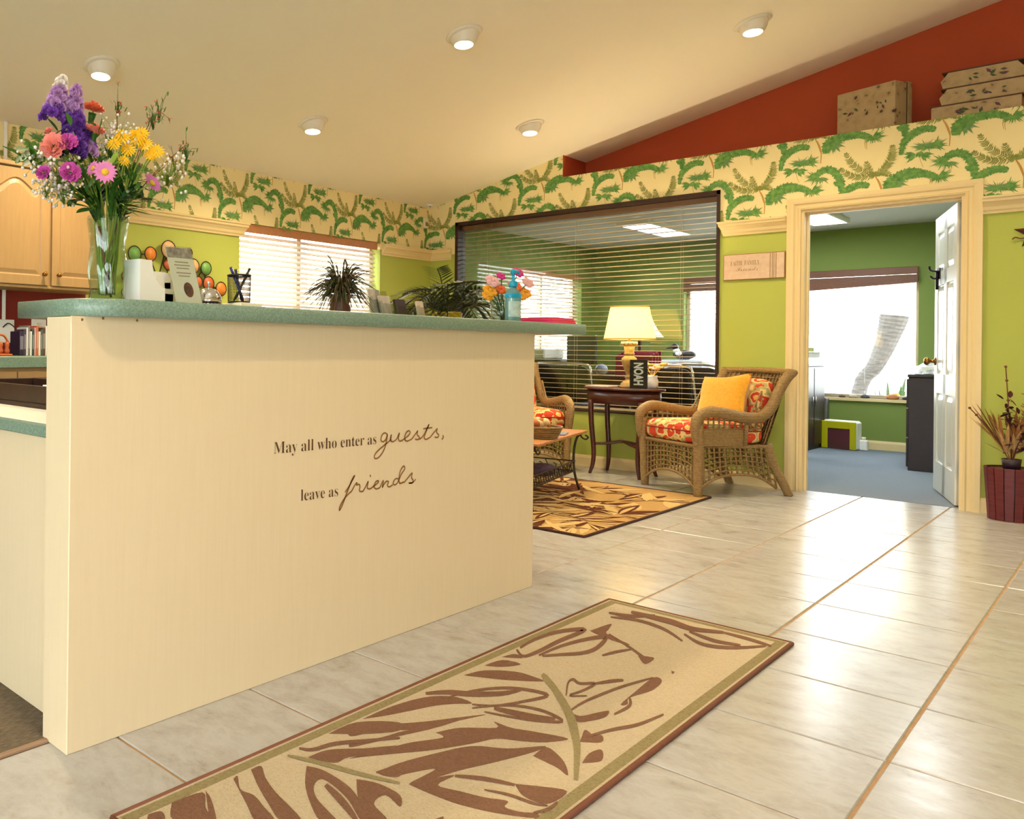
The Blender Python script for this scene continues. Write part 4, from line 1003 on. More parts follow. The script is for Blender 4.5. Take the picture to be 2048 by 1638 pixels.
for sy in (-1, 1):
    for z in (.13, .20): MB().tube([(-(TW - .07), sy * (TL - .055), z), (TW - .07, sy * (TL - .055), z)], .005, 6).obj('rail', M['iron'], ct_)
    sc_m = MB()
    for k in range(4):
        x = -(TW - .08) + (2 * TW - .16) * (k + .5) / 4; y = sy * (TL - .055)
        sc_m.tube(bez([(x - .045, y, .20), (x - .02, y, .15), (x + .02, y, .135), (x + .03, y, .165), (x + .01, y, .175)], 4), .0035, 5)
    sc_m.obj('scrollwork', M['iron'], ct_)
wsh = MB()
for k in range(24): wsh.tube([(-(TW - .07), -(TL - .06) + (2 * TL - .12) * k / 23, .13), (TW - .07, -(TL - .06) + (2 * TL - .12) * k / 23, .13)], .0025, 5)
wsh.obj('wire_shelf', M['iron'], ct_)
tag(MB().sphere((-2.72, 5.25, .1485 + .045), .075, 14, 8, (1.2, 1.5, .6)).obj('folded_throw', mat('purple grey knit', (110, 92, 120), .95, (84, 68, 92), 40, bumps=.5, bscale=80)), 'purple grey folded throw on the wire shelf of the coffee table', 'throw')
bk_ = thing('wicker_basket', 'small wicker basket of dried pods on the coffee table', 'basket', (-2.62, 5.03, .433))
bm_ = MB()
for k in range(6): bm_.tube([(.10 * (1 + .06 * k) * math.cos(a), .10 * (1 + .06 * k) * math.sin(a), .008 + .013 * k) for a in [2 * math.pi * i / 24 for i in range(24)]], .007, 6, closed=True)
bm_.lathe([(0, .003), (.1, .004)], 24, cap=False); bm_.obj('bowl', M['wicker'], bk_)
for k in range(14):
    a = k * 2.4; rr_ = .02 + .075 * ((k * 7) % 5) / 5
    MB().sphere((rr_ * math.cos(a), rr_ * math.sin(a), .075 + .03 * ((k * 3) % 4) / 3), .032, 8, 6, (1, .7, .8)).obj('pod', [mat('pod tan', (206, 166, 104), .8), mat('pod cream', (226, 200, 150), .8), mat('pod rust', (170, 96, 50), .8)][k % 3], bk_)
tag(MB().cbox(-.07, .07, -.1, .1, 0, .008, .001).obj('magazine', mat('blue grey magazine', (120, 124, 140), .4)), 'blue grey magazine beside the basket on the coffee table', 'magazine').matrix_world = TR((-2.68, 5.35, .433), R(20))

# ================================================================== RUGS
# entrance mat: tan ground, brown leaves traced from the photograph onto the floor plane
MX0, MX1, MY0, MY1, MT = -1.432, -0.818, 0.955, 3.315, 0.009
def weavemat(name, a, b_, sx=1, sy=1, scale=230, rough=.95, rib='Y'):
    m, nt, b = newmat(name); v = coords(nt)
    w = nt.nodes.new('ShaderNodeTexWave'); w.bands_direction = rib; w.inputs['Scale'].default_value = scale / 6.28 * 2; w.inputs['Distortion'].default_value = 2.5; w.inputs['Detail Scale'].default_value = 3
    nt.links.new(v, w.inputs['Vector']); n1 = noise(nt, v, 160, 3, .7)
    ad = nt.nodes.new('ShaderNodeMath'); ad.operation = 'MULTIPLY_ADD'; ad.inputs[1].default_value = .35; nt.links.new(w.outputs['Fac'], ad.inputs[0]); nt.links.new(n1, ad.inputs[2])
    nt.links.new(ramp(nt, ad.outputs[0], [(.3, b_), (.8, a)]), b.inputs['Base Color']); b.inputs['Roughness'].default_value = rough; b.inputs['Specular IOR Level'].default_value = .15
    bump(nt, b, ad.outputs[0], .5, .004); return m
TAN = weavemat('tan mat weave', (204, 187, 160), (172, 152, 124)); BROWN = weavemat('brown mat weave', (136, 100, 80), (104, 72, 54)); OLIVE = weavemat('olive mat border', (160, 146, 106), (112, 94, 64), scale=420)
MBR = mat('brown mat binding', (118, 70, 48), .9, bumps=.3)
dm = thing('entrance_mat', 'long tan entrance mat with brown palm leaves in front of the counter', 'mat', (-1.125, 2.13, 0))
mo = Vector((1.125, -2.13, 0))
def mpart(mb, nm, m, fix=True): o = mb.obj(nm, m, dm, fix=fix); o.location = mo; return o
mpart(MB().cbox(MX0, MX1, MY0, MY1, 0.0003, MT, .003), 'base', TAN)
bw = .040
for (a, b, c, d) in ((MX0 + .012, MX0 + bw, MY0 + .012, MY1 - .012), (MX1 - bw, MX1 - .012, MY0 + .012, MY1 - .012), (MX0 + bw, MX1 - bw, MY0 + .012, MY0 + bw), (MX0 + bw, MX1 - bw, MY1 - bw, MY1 - .012)):
    mpart(MB().box(a, b, c, d, MT - .001, MT + .0002), 'border_band', OLIVE)
bd = MB()
for (a, b) in (((MX0, MY0), (MX1, MY0)), ((MX1, MY0), (MX1, MY1)), ((MX1, MY1), (MX0, MY1)), ((MX0, MY1), (MX0, MY0))): bd.tube([(a[0], a[1], MT * .62), (b[0], b[1], MT * .62)], .0068, 8)
mpart(bd, 'binding', MBR)
def trA(x, y): return (200 + x / 3.413, 1380 + y / 3.413)
def trB(x, y): return (700 + x / 4.096, 1280 + y / 4.096)
def trC(x, y): return (900 + x / 2.926, 1190 + y / 2.926)
def rib2(tr, pts, w):
    q = [Vector((p.x, p.y)) for p in bez([(x, y, 0) for x, y in pts], 5)]; L = []; Rr = []
    for i, p in enumerate(q):
        t = q[min(i + 1, len(q) - 1)] - q[max(i - 1, 0)]; n_ = Vector((-t.y, t.x)).normalized(); f = .45 + .55 * math.sin(math.pi * (i + .5) / len(q))
        L.append(p + n_ * w / 2 * f); Rr.append(p - n_ * w / 2 * f)
    return [tr(*v) for v in L + Rr[::-1]]
fills = [(trB, p) for p in (
    [(100, 650), (300, 560), (520, 490), (700, 460), (880, 470), (1000, 520), (860, 525), (700, 540), (500, 580), (300, 620)],
    [(0, 690), (300, 690), (600, 670), (850, 640), (1120, 610), (900, 660), (700, 720), (500, 740), (250, 740), (0, 790)],
    [(0, 840), (250, 800), (450, 745), (700, 720), (400, 790), (150, 850), (0, 880)],
    [(700, 760), (900, 720), (1200, 720), (1180, 670), (1320, 720), (1500, 750), (1790, 810), (1600, 840), (1400, 830), (1200, 810), (1000, 850), (700, 900), (400, 930), (100, 960), (0, 970), (300, 890), (500, 840), (760, 800)],
    [(210, 1090), (400, 1010), (700, 930), (1000, 870), (1300, 890), (1600, 870), (1500, 920), (1200, 1000), (900, 1070), (700, 1130), (480, 1180), (700, 1060), (500, 1090), (350, 1120)],
    [(1500, 950), (1600, 880), (1680, 920), (1760, 1010), (1785, 1110), (1700, 1050), (1600, 1000)],
    [(480, 1185), (700, 1130), (860, 1110), (720, 1190), (900, 1240), (1100, 1290), (1290, 1320), (1270, 1370), (1400, 1410), (1530, 1420), (1520, 1460), (1200, 1420), (900, 1350), (700, 1280)],
    [(1350, 1180), (1550, 1200), (1780, 1240), (1640, 1340), (1500, 1320), (1400, 1260)],
    [(930, 290), (1100, 250), (1350, 260), (1500, 300), (1580, 340), (1300, 330), (1100, 310)],
    [(1100, 210), (1250, 165), (1400, 200), (1250, 222)], [(1240, 142), (1350, 115), (1410, 150)],
    [(1880, 835), (1930, 740), (1965, 790), (2060, 780), (2060, 840)], [(1900, 1010), (1960, 930), (2060, 900), (2060, 990)])]
fills += [(trA, p) for p in (
    [(1410, 520), (1500, 540), (1600, 590), (1720, 680), (1800, 800), (1850, 890), (1780, 890), (1700, 760), (1600, 660), (1510, 610), (1460, 660), (1480, 740), (1560, 830), (1610, 890), (1500, 890), (1430, 760), (1400, 640)],
    [(1030, 545), (1100, 520), (1130, 600), (1200, 700), (1300, 800), (1370, 890), (1230, 890), (1150, 780), (1080, 660)],
    [(910, 610), (940, 590), (960, 680), (1050, 720), (1120, 800), (1190, 890), (1060, 890), (1000, 780)],
    [(490, 770), (700, 700), (720, 800), (745, 890), (500, 890)], [(720, 690), (760, 750), (795, 890), (752, 890)],
    [(1750, 610), (1900, 640), (2048, 720), (2048, 800), (1950, 720), (1870, 780), (1960, 890), (1800, 890), (1760, 740)],
    [(1420, 460), (1560, 410), (1800, 400), (2048, 382), (1900, 440), (1700, 460), (1600, 500)],
    [(1560, 300), (1750, 222), (2040, 222), (2040, 280), (1800, 302)], [(1880, 560), (2048, 512), (2048, 590), (1950, 590)], [(330, 850), (420, 830), (440, 890), (330, 890)])]
fills += [(trC, p) for p in (
    [(820, 210), (940, 170), (930, 200), (920, 230), (1050, 290), (1000, 282), (880, 240)], [(1100, 355), (1195, 370), (1140, 405)],
    [(1080, 570), (1190, 485), (1240, 505), (1180, 560), (1050, 602), (1040, 640), (1000, 640)], [(700, 680), (760, 710), (860, 690), (930, 680), (900, 720), (760, 745), (720, 720)],
    [(770, 840), (790, 790), (835, 830)], [(1295, 445), (1315, 452), (1300, 462)])]
strokes = [(trB, p, w) for p, w in (
    ([(780, 480), (1000, 420), (1250, 395), (1450, 410), (1620, 455), (1450, 500), (1200, 540), (1000, 530)], 26), ([(620, 440), (800, 430), (1000, 445), (1250, 440), (1400, 410)], 44),
    ([(1000, 560), (1200, 540), (1400, 545), (1600, 590), (1740, 670), (1500, 660), (1250, 620), (1100, 590)], 24), ([(1180, 560), (1300, 590), (1500, 630), (1680, 650)], 46),
    ([(860, 1115), (1100, 1140), (1350, 1190)], 36), ([(1100, 1230), (1300, 1270), (1500, 1340), (1620, 1360)], 24), ([(1500, 1420), (1620, 1390), (1700, 1330)], 30))]
strokes += [(trA, p, w) for p, w in (([(1540, 650), (1650, 760), (1750, 890)], 50), ([(1360, 400), (1450, 410), (1600, 370), (1800, 350), (2048, 330)], 28))]
strokes += [(trC, p, w) for p, w in (
    ([(390, 320), (430, 360), (520, 330), (640, 270), (790, 205), (640, 215), (500, 260), (410, 310)], 24), ([(520, 355), (650, 300), (800, 260), (910, 250), (860, 310), (780, 340), (650, 350), (540, 358)], 24),
    ([(930, 230), (1040, 300), (1140, 370), (1170, 385)], 14), ([(890, 355), (970, 335), (1060, 320)], 16), ([(930, 105), (1060, 125), (1200, 120)], 20), ([(940, 130), (1100, 150), (1250, 200), (1360, 270)], 18),
    ([(1060, 100), (1180, 130), (1300, 160), (1420, 200), (1600, 220)], 32), ([(1370, 230), (1480, 290), (1650, 310), (1850, 300)], 20), ([(1400, 215), (1550, 270), (1700, 295)], 20), ([(1600, 220), (1750, 260), (1880, 300)], 18),
    ([(680, 590), (690, 520), (720, 495), (760, 520), (850, 520), (780, 560), (700, 590), (800, 592)], 16), ([(850, 520), (950, 505), (1015, 500)], 20), ([(700, 680), (800, 620), (1000, 540), (1190, 485)], 16),
    ([(1050, 600), (1050, 650), (960, 700)], 18), ([(1250, 700), (1100, 760), (950, 790), (800, 830)], 20))]
def floorpolys(shapes, z):
    mb = MB()
    for si, s in enumerate(shapes):
        w = [P(px, py, Z=MT) for px, py in s]; w = [p for p in w]
        w = [(min(max(p.x, MX0 + .014), MX1 - .014), min(max(p.y, MY0 + .014), MY1 - .014), z + .00002 * si) for p in w]
        mb.add(w, [list(range(len(w)))])
    return mb
tag(mpart(floorpolys([[tr(*p) for p in smoothp(pts, 4)] for tr, pts in fills], MT + .0004), 'leaf_pattern', BROWN, False), kind='stuff')
sb_ = MB()
for si, (tr, pts, w) in enumerate(strokes):
    rb = rib2(tr, pts, w); k = len(rb) // 2; ww = [P(px, py, Z=MT) for px, py in rb]
    sb_.add([(min(max(p.x, MX0 + .014), MX1 - .014), p.y, MT + .0011 + .00001 * si) for p in ww], [[i, i + 1, 2 * k - 2 - i, 2 * k - 1 - i] for i in range(k - 1)])
tag(mpart(sb_, 'leaf_outline', BROWN, False), kind='stuff')
st_ = MB()
for st_i, (tr, pts, w) in enumerate(((trB, [(1600, 300), (1700, 440), (1800, 620), (1840, 760), (1860, 900), (1850, 1150)], 70), (trA, [(1280, 450), (1500, 500), (1750, 570), (2048, 640)], 30), (trC, [(540, 465), (570, 500), (610, 560)], 34))):
    rb = rib2(tr, pts, w); k = len(rb) // 2; ww = [P(px, py, Z=MT) for px, py in rb]
    st_.add([(p.x, p.y, MT + .0015 + .00005 * st_i) for p in ww], [[i, i + 1, 2 * k - 2 - i, 2 * k - 1 - i] for i in range(k - 1)])
tag(mpart(st_, 'stem_pattern', OLIVE, False), kind='stuff')
def leafshape(c, ang, L, w, bend):
    d = Vector((math.cos(ang), math.sin(ang))); n_ = Vector((-d.y, d.x)); out = []
    for s in (1, -1):
        rng = range(0, 11) if s == 1 else range(10, -1, -1)
        for i in rng:
            t = i / 10; out.append(Vector(c) + d * L * t + n_ * (s * w * math.sin(math.pi * t) ** .8 + bend * L * t * t))
    return out
ex = MB()
for k, (x, y, a, L) in enumerate(((-1.30, 1.0, 40, .13), (-1.24, 1.0, 25, .2), (-1.16, 1.02, 60, .2), (-1.08, 1.01, 30, .2), (-1.02, 1.08, 75, .26), (-.95, 1.02, 80, .3), (-.93, 1.2, 95, .3))):
    q = leafshape((x, y), R(a), L, L * .13, .1); ex.add([(min(p.x, MX1 - bw), p.y, MT + .0004 + .00003 * k) for p in q], [list(range(len(q)))])
tag(mpart(ex, 'near_leaf_pattern', BROWN, False), kind='stuff')
# area rug under the coffee table: gold ground, dark leaves
RGX0, RGX1, RGY0, RGY1 = -3.95, -2.005, 4.325, 6.195
rg = thing('area_rug', 'gold area rug with dark brown fronds under the coffee table', 'rug', (-2.98, 5.33, 0)); ro = Vector((2.98, -5.33, 0))
def rpart(mb, nm, m, fix=True): o = mb.obj(nm, m, rg, fix=fix); o.location = ro; return o
rpart(MB().cbox(RGX0, RGX1, RGY0, RGY1, .0003, .009, .003), 'base', weavemat('gold rug weave', (186, 150, 96), (150, 112, 64)))
bd = MB()
for (a, b) in (((RGX0, RGY0), (RGX1, RGY0)), ((RGX1, RGY0), (RGX1, RGY1)), ((RGX1, RGY1), (RGX0, RGY1)), ((RGX0, RGY1), (RGX0, RGY0))): bd.tube([(a[0], a[1], .006), (b[0], b[1], .006)], .008, 8)
rpart(bd, 'binding', mat('dark rug binding', (66, 34, 22), .9))
lr = random.Random(21); dk_ = MB(); lt_ = MB(); zc = [0]
def nz(): zc[0] += 1; return .0093 + .000005 * zc[0]
def leafshape(c, ang, L, w, bend):
    d = Vector((math.cos(ang), math.sin(ang))); n_ = Vector((-d.y, d.x)); out = []
    for s in (1, -1):
        rng = range(0, 11) if s == 1 else range(10, -1, -1)
        for i in rng:
            t = i / 10; out.append(Vector(c) + d * L * t + n_ * (s * w * math.sin(math.pi * t) ** .8 + bend * L * t * t))
    return out
for k in range(95):
    c_ = (lr.uniform(RGX0 + .1, RGX1 - .1), lr.uniform(RGY0 + .1, RGY1 - .15)); base = lr.uniform(0, 2 * math.pi)
    for j in range(lr.randint(2, 5)):
        ang = base + (j - 2) * .4; L = lr.uniform(.14, .42); w = L * lr.uniform(.05, .11); bd_ = lr.uniform(-.25, .25)
        q = leafshape(c_, ang, L, w, bd_)
        q = [(min(max(p.x, RGX0 + .015), RGX1 - .015), min(max(p.y, RGY0 + .015), RGY1 - .015)) for p in q]
        zz_ = nz(); (dk_ if lr.random() < .66 else lt_).add([(x, y, zz_) for x, y in q], [list(range(len(q)))])
        if lr.random() < .5:
            q2 = leafshape(c_, ang, L * .8, w * .45, bd_); zz_ = nz(); lt_.add([(min(max(p.x, RGX0 + .015), RGX1 - .015), min(max(p.y, RGY0 + .015), RGY1 - .015), zz_) for p in q2], [list(range(len(q2)))])
tag(rpart(dk_, 'dark_frond_pattern', weavemat('dark frond weave', (96, 52, 30), (66, 32, 20)), False), kind='stuff'); tag(rpart(lt_, 'light_frond_pattern', weavemat('light frond weave', (206, 176, 122), (178, 142, 88)), False), kind='stuff')
# ================================================================== THINGS ON THE COUNTER
CXL = -1.85                                             # line along which most things stand
def foot(px, X=CXL): p = P(px, 600, X=X); return Vector((X, p.y, SZ + .0005))
# ---- vase
vl = foot(214); vs_ = thing('glass_vase', 'wavy clear glass vase holding the mixed bouquet', 'vase', vl)
VP = [(.046, 0), (.049, .004), (.047, .03), (.050, .06), (.053, .085), (.050, .11), (.046, .135), (.046, .16), (.050, .19), (.055, .215), (.056, .228)]
GL = bpy.data.materials.new('vase glass'); GL.use_nodes = True; _b = GL.node_tree.nodes['Principled BSDF']
_b.inputs['Base Color'].default_value = (.96, .99, .97, 1); _b.inputs['Roughness'].default_value = .02; _b.inputs['Transmission Weight'].default_value = 1; _b.inputs['IOR'].default_value = 1.45
def wavy(prof, n=40, lobes=8, amp=.05):
    mb = MB(); m_ = len(prof); vv = []
    for r_, z in prof:
        for i in range(n):
            a = 2 * math.pi * i / n; k = 1 + amp * math.cos(lobes * a + z * 30) * min(1, r_ / .03); vv.append((r_ * k * math.cos(a), r_ * k * math.sin(a), z))
    ff = [[k * n + i, k * n + (i + 1) % n, (k + 1) * n + (i + 1) % n, (k + 1) * n + i] for k in range(m_ - 1) for i in range(n)]
    return mb.add(vv, ff, smooth=True)
wv_ = wavy([(0.0, .0)] + VP + [(r_ - .003, z) for r_, z in VP[::-1][:-1]] + [(.044, .008), (0, .008)]); wv_.obj('glass', glassmat('vase glass clear', (236, 244, 238)), vs_)
tag(MB().lathe([(0, 0), (.066, 0), (.068, .002), (.066, .004), (0, .004)], 28).obj('coaster', mat('dark red coaster', (84, 34, 24), .6), loc=(vl.x + .01, vl.y + .045, SZ + .0005)), 'dark red coaster beside the foot of the glass vase', 'coaster')
vs_.location = vl
GRN = translucent('leaf green', (64, 112, 40), .3, .5); GRN2 = translucent('dark leaf green', (36, 78, 34), .25, .45); GRN3 = translucent('yellow green stem', (140, 168, 60), .3, .5); BRS = mat('brown stem', (110, 64, 40), .7)
BASE = vl + Vector((0, 0, .02)); MOUTH = vl + Vector((0, 0, .225))
def stempath(head, r_=None, sway=.0):
    rr_ = random.Random(int(head.y * 1e4) + int(head.z * 1e4)); a = rr_.uniform(0, 6.28); b = Vector((math.cos(a), math.sin(a), 0)) * .022; d = head - MOUTH
    mth = MOUTH + Vector((d.x, d.y, 0)) * min(.035 / max(Vector((d.x, d.y)).length, .035), 1)
    return bez([BASE + b, (BASE + b + mth) / 2, mth, mth + (head - mth) * .5 + Vector((0, 0, .02)), head], 4)
def bud(mb, c, r_, k=5, seed=0):
    rr_ = random.Random(seed)
    for i in range(k):
        a = 2 * math.pi * i / k + rr_.uniform(0, 1); mb.sphere((c[0] + r_ * .6 * math.cos(a), c[1] + r_ * .6 * math.sin(a), c[2] + rr_.uniform(-.5, .5) * r_), r_ * rr_.uniform(.3, .5), 5, 4, (1, 1, .6))
def carn(mb, c, r_, axis, seed=0):
    """ruffled carnation head: layered rings of frilled petals about an axis"""
    F = frame(c, (1, .3, .2), axis); rr_ = random.Random(seed)
    for L in range(5):
        n_ = 11 - L; rad = r_ * (1 - .17 * L); z0 = r_ * .12 * L
        for i in range(n_):
            a = 2 * math.pi * (i + .5 * (L % 2)) / n_ + rr_.uniform(-.1, .1); w = rad * .42
            tip = (rad * math.cos(a), rad * math.sin(a), z0 + r_ * .25 + rr_.uniform(-.1, .12) * r_)
            s = Vector((-math.sin(a), math.cos(a), 0)); t = Vector(tip); ro_ = Vector((rad * .25 * math.cos(a), rad * .25 * math.sin(a), z0 * .7))
            mb.add([ro_, t - s * w + Vector((0, 0, -.1 * r_)), t - s * w * .3 + Vector((0, 0, .14 * r_)), t + s * w * .3 - Vector((0, 0, .06 * r_)), t + s * w + Vector((0, 0, .1 * r_))], [(0, 1, 2), (0, 2, 3), (0, 3, 4)], F, True)
def daisy(mb, c, r_, axis, n_=16, w=.16):
    F = frame(c, (1, .2, .1), axis)
    for i in range(n_):
        a = 2 * math.pi * i / n_; d = Vector((math.cos(a), math.sin(a), 0)); s = Vector((-d.y, d.x, 0)) * r_ * w; k = .9 + .1 * math.sin(i * 3.1)
        mb.add([d * r_ * .2 - s * .4, d * r_ * .2 + s * .4, d * r_ * .65 * k + s + Vector((0, 0, .1 * r_)), d * r_ * k + Vector((0, 0, .03 * r_)), d * r_ * .65 * k - s + Vector((0, 0, .1 * r_))], [(0, 1, 2, 3, 4)], F)
def leafm(mb, a, b, w, droop=.0, cup=.25):
    a, b = Vector(a), Vector(b); d = b - a; s = d.cross(Vector((.3, .2, 1))).normalized(); nn = s.cross(d).normalized()
    n_ = 6; L = []
    for i in range(n_ + 1):
        t = i / n_; k = w * math.sin(math.pi * min(t * .94 + .06, 1)) ** .75; c_ = a + d * t + Vector((0, 0, -droop * t * t)); L.append((c_ - s * k + nn * cup * k, c_, c_ + s * k + nn * cup * k))
    vv = [p for r_ in L for p in r_]
    mb.add(vv, [[3 * i + j, 3 * i + j + 1, 3 * i + j + 4, 3 * i + j + 3] for i in range(n_) for j in (0, 1)], smooth=True)
TOCAM = Vector((.8, -.55, .25))
def flower(name, label, cat, px, py, dx, build, stem=GRN3, sr=.0022, leaves_=True):
    head = P(px, py, X=CXL + dx); t = thing(name, label, cat, BASE, group='flowers of the mixed bouquet'); o_ = -BASE
    mb = MB(); mb.tube([p + o_ for p in stempath(head)], sr, 5); mb.obj('stem', stem, t)
    if leaves_:
        lm = MB(); m1 = MOUTH + (head - MOUTH) * .55 + o_; leafm(lm, m1, m1 + Vector((.02, -.03, .03)), .008); leafm(lm, m1 + Vector((0, 0, .02)), m1 + Vector((-.01, .035, .05)), .008); lm.obj('leaf', GRN, t)
    build(t, head + o_); return t
PUR = translucent('purple petals', (124, 66, 176), .3); LAV = translucent('lavender petals', (196, 150, 206), .3); WHT = translucent('white petals', (240, 232, 226), .3)
MAG = translucent('magenta petals', (206, 84, 176), .3); PNK_ = translucent('salmon pink petals', (244, 150, 136), .3); DPK = translucent('orchid pink petals', (222, 130, 190), .3)
YLW = translucent('bright yellow petals', (250, 204, 20), .3); COR = translucent('coral petals', (228, 112, 84), .3); EYE = mat('flower eye', (206, 166, 30), .8); DPUR = translucent('deep purple petals', (88, 44, 140), .3)
def spike(cols, L, lean):
    def b(t, h):
        for k, m in enumerate(cols):
            mb = MB(); n_ = 9
            for i in range(n_):
                f = (k + i / n_) / len(cols); c_ = h + Vector(lean) * (-f) * L + Vector((math.cos(i * 2.4) * .018 * (.35 + f), math.sin(i * 2.4) * .018 * (.35 + f), 0)); carn(mb, c_, .011 + .005 * f, (math.cos(i * 2.4) + .4, math.sin(i * 2.4) - .3, .5), i)
            mb.obj('floret', m, t)
    return b
flower('stock_flower', 'tallest lavender and purple stock spike at the top left of the bouquet', 'flower', 124, 158, .0, spike([WHT, LAV, LAV, PUR], .11, (0, .25, 1)))
flower('stock_flower', 'pink tipped purple stock spike leaning right beside the tallest one', 'flower', 152, 176, .03, spike([LAV, LAV, PUR, DPUR], .14, (0, .05, 1)))
flower('stock_flower', 'deep purple stock spike in the middle of the bouquet', 'flower', 158, 235, .05, spike([PUR, DPUR, PUR, DPUR], .10, (0, .15, 1)))
flower('stock_flower', 'short purple stock spike under the salmon carnation stem', 'flower', 172, 262, .03, spike([DPUR, PUR, LAV], .06, (0, .0, 1)))
def carnb(m, r_, ax):
    def b(t, h):
        mb = MB(); carn(mb, h, r_, ax, int(h.z * 1e4)); mb.obj('petals', m, t)
        cm2 = MB(); a = Vector(ax).normalized(); cm2.tube([h - a * r_ * 1.15, h - a * r_ * .2], [r_ * .22, r_ * .38], 8); cm2.obj('calyx', GRN, t)
    return b
flower('carnation', 'large salmon carnation at the left of the bouquet', 'flower', 108, 294, .05, carnb(PNK_, .033, (.6, -.8, .15)))
flower('carnation', 'salmon carnation facing up beside the purple stock', 'flower', 188, 264, .05, carnb(PNK_, .028, (.1, .1, 1)))
flower('carnation', 'coral carnation behind the purple stock at the top', 'flower', 186, 222, -.02, carnb(COR, .03, (.2, .1, .9)))
flower('carnation', 'magenta carnation next to the large salmon one', 'flower', 134, 287, .07, carnb(MAG, .027, (.7, -.4, .6)))
flower('carnation', 'small magenta carnation low at the left among white sprays', 'flower', 88, 346, .06, carnb(MAG, .020, (.4, -.7, .3)))
flower('carnation', 'wide magenta carnation low in front above the vase', 'flower', 140, 347, .10, carnb(MAG, .027, (.8, -.4, .35)))
flower('carnation_bud', 'closed pink carnation bud sticking out at the left', 'flower', 98, 263, .03, carnb(PNK_, .012, (.2, -.8, .6)))
def daisyb(m, r_, ax, n_=16, w=.16, em=EYE):
    def b(t, h):
        mb = MB(); daisy(mb, h, r_, ax, n_, w); mb.obj('petals', m, t)
        e = MB(); a = Vector(ax).normalized(); F = frame(h + a * r_ * .02, (1, .2, .1), a); e.sphere((0, 0, 0), r_ * .28, 10, 6, (1, 1, .5), F); e.obj('eye', em, t)
    return b
flower('daisy', 'orchid pink daisy with a yellow eye at the front of the bouquet', 'flower', 210, 344, .12, daisyb(DPK, .036, (.85, -.5, .25), 17), leaves_=False)
flower('daisy', 'half turned pink daisy left of the front pink daisy', 'flower', 186, 337, .09, daisyb(DPK, .026, (.2, -.9, .3), 12))
flower('daisy', 'pink daisy seen from the side at the right of the bouquet', 'flower', 305, 366, .08, daisyb(DPK, .036, (.1, .75, .65), 16))
def yellowb(r_):
    def b(t, h):
        for L in range(3):
            mb = MB(); daisy(mb, h + Vector((.004, -.003, .002)) * L, r_ * (1.2 - .27 * L), (.75 + .3 * math.sin(h.y * 300), -.45 + .3 * math.cos(h.z * 300), .45 - .1 * L), 15 - 3 * L, .10); mb.obj('petals', YLW, t)
    return b
for (px, py, r_, lab) in ((243, 274, .026, 'yellow daisy left in the yellow cluster'), (272, 276, .028, 'yellow daisy in the middle of the yellow cluster'), (290, 290, .024, 'yellow daisy low in the yellow cluster'), (313, 303, .026, 'rightmost yellow daisy of the cluster'), (256, 300, .024, 'yellow daisy at the front of the yellow cluster'), (248, 322, .018, 'small yellow daisy below the yellow cluster'), (228, 288, .022, 'yellow daisy hidden left of the yellow cluster'), (282, 268, .024, 'yellow daisy at the top of the yellow cluster'), (300, 312, .02, 'yellow daisy under the rightmost one')):
    flower('daisy', lab + ' in the bouquet', 'flower', px, py, .06, yellowb(r_))
def gyps(n_, R_, seed):
    def b(t, h):
        rr_ = random.Random(seed); tw = MB(); fl_ = MB()
        for i in range(n_):
            c_ = h + Vector((rr_.gauss(0, R_), rr_.gauss(0, R_), rr_.gauss(0, R_))); tw.tube([h - Vector((0, 0, R_ * 1.5)), (h + c_) / 2, c_], .0006, 3); fl_.sphere(c_, rr_.uniform(.0034, .0058), 5, 3)
        tw.obj('twigs', GRN3, t); tag(fl_.obj('florets', WHT, t), kind='stuff')
    return b
for (px, py, n_, R_, lab) in ((75, 325, 40, .022, 'white baby\'s breath spray farthest left'), (118, 345, 70, .026, 'white baby\'s breath spray between the low magenta carnations'), (128, 385, 40, .02, 'white baby\'s breath spray drooping left of the vase'), (92, 372, 45, .02, 'low left white baby\'s breath spray'), (235, 262, 60, .022, 'white baby\'s breath spray above the yellow daisies'), (215, 275, 35, .014, 'small white baby\'s breath spray near the upright carnation'), (335, 340, 70, .03, 'white baby\'s breath spray at the far right')):
    flower('babys_breath', lab + ' in the bouquet', 'flower', px, py, .04, gyps(n_, R_, px), leaves_=False, sr=.001)
def waxb(seed, n_=16, R_=.02):
    def b(t, h):
        rr_ = random.Random(seed); tw = MB(); fl_ = MB()
        for i in range(n_):
            c_ = h + Vector((rr_.gauss(0, R_ * .5), rr_.gauss(0, R_ * .6), rr_.gauss(-.01, R_ * 1.1))); tw.tube([h - Vector((0, 0, R_ * 2.4)), (h + c_) / 2 - Vector((0, 0, .006)), c_], .0009, 4)
            leafm(tw, c_ - Vector((0, 0, .012)), c_ + Vector((rr_.uniform(-.008, .008), rr_.uniform(-.012, .012), .004)), .002)
            if i % 2: bud(fl_, c_, .0055, 4, i)
        tw.obj('twigs', GRN, t); fl_.obj('florets', COR, t)
    return b
for (px, py, lab) in ((235, 200, 'coral waxflower sprig standing above the bouquet centre'), (306, 226, 'tall coral waxflower sprig at the upper right'), (318, 212, 'thin green waxflower tip at the upper right'), (372, 290, 'coral waxflower sprig reaching farthest right'), (350, 318, 'low coral waxflower sprig at the right'), (270, 330, 'rusty waxflower sprig among the yellow daisies'), (285, 262, 'coral waxflower sprig behind the yellow daisies')):
    flower('waxflower', lab, 'flower', px, py, -.01, waxb(px), stem=BRS, sr=.0012, leaves_=False)
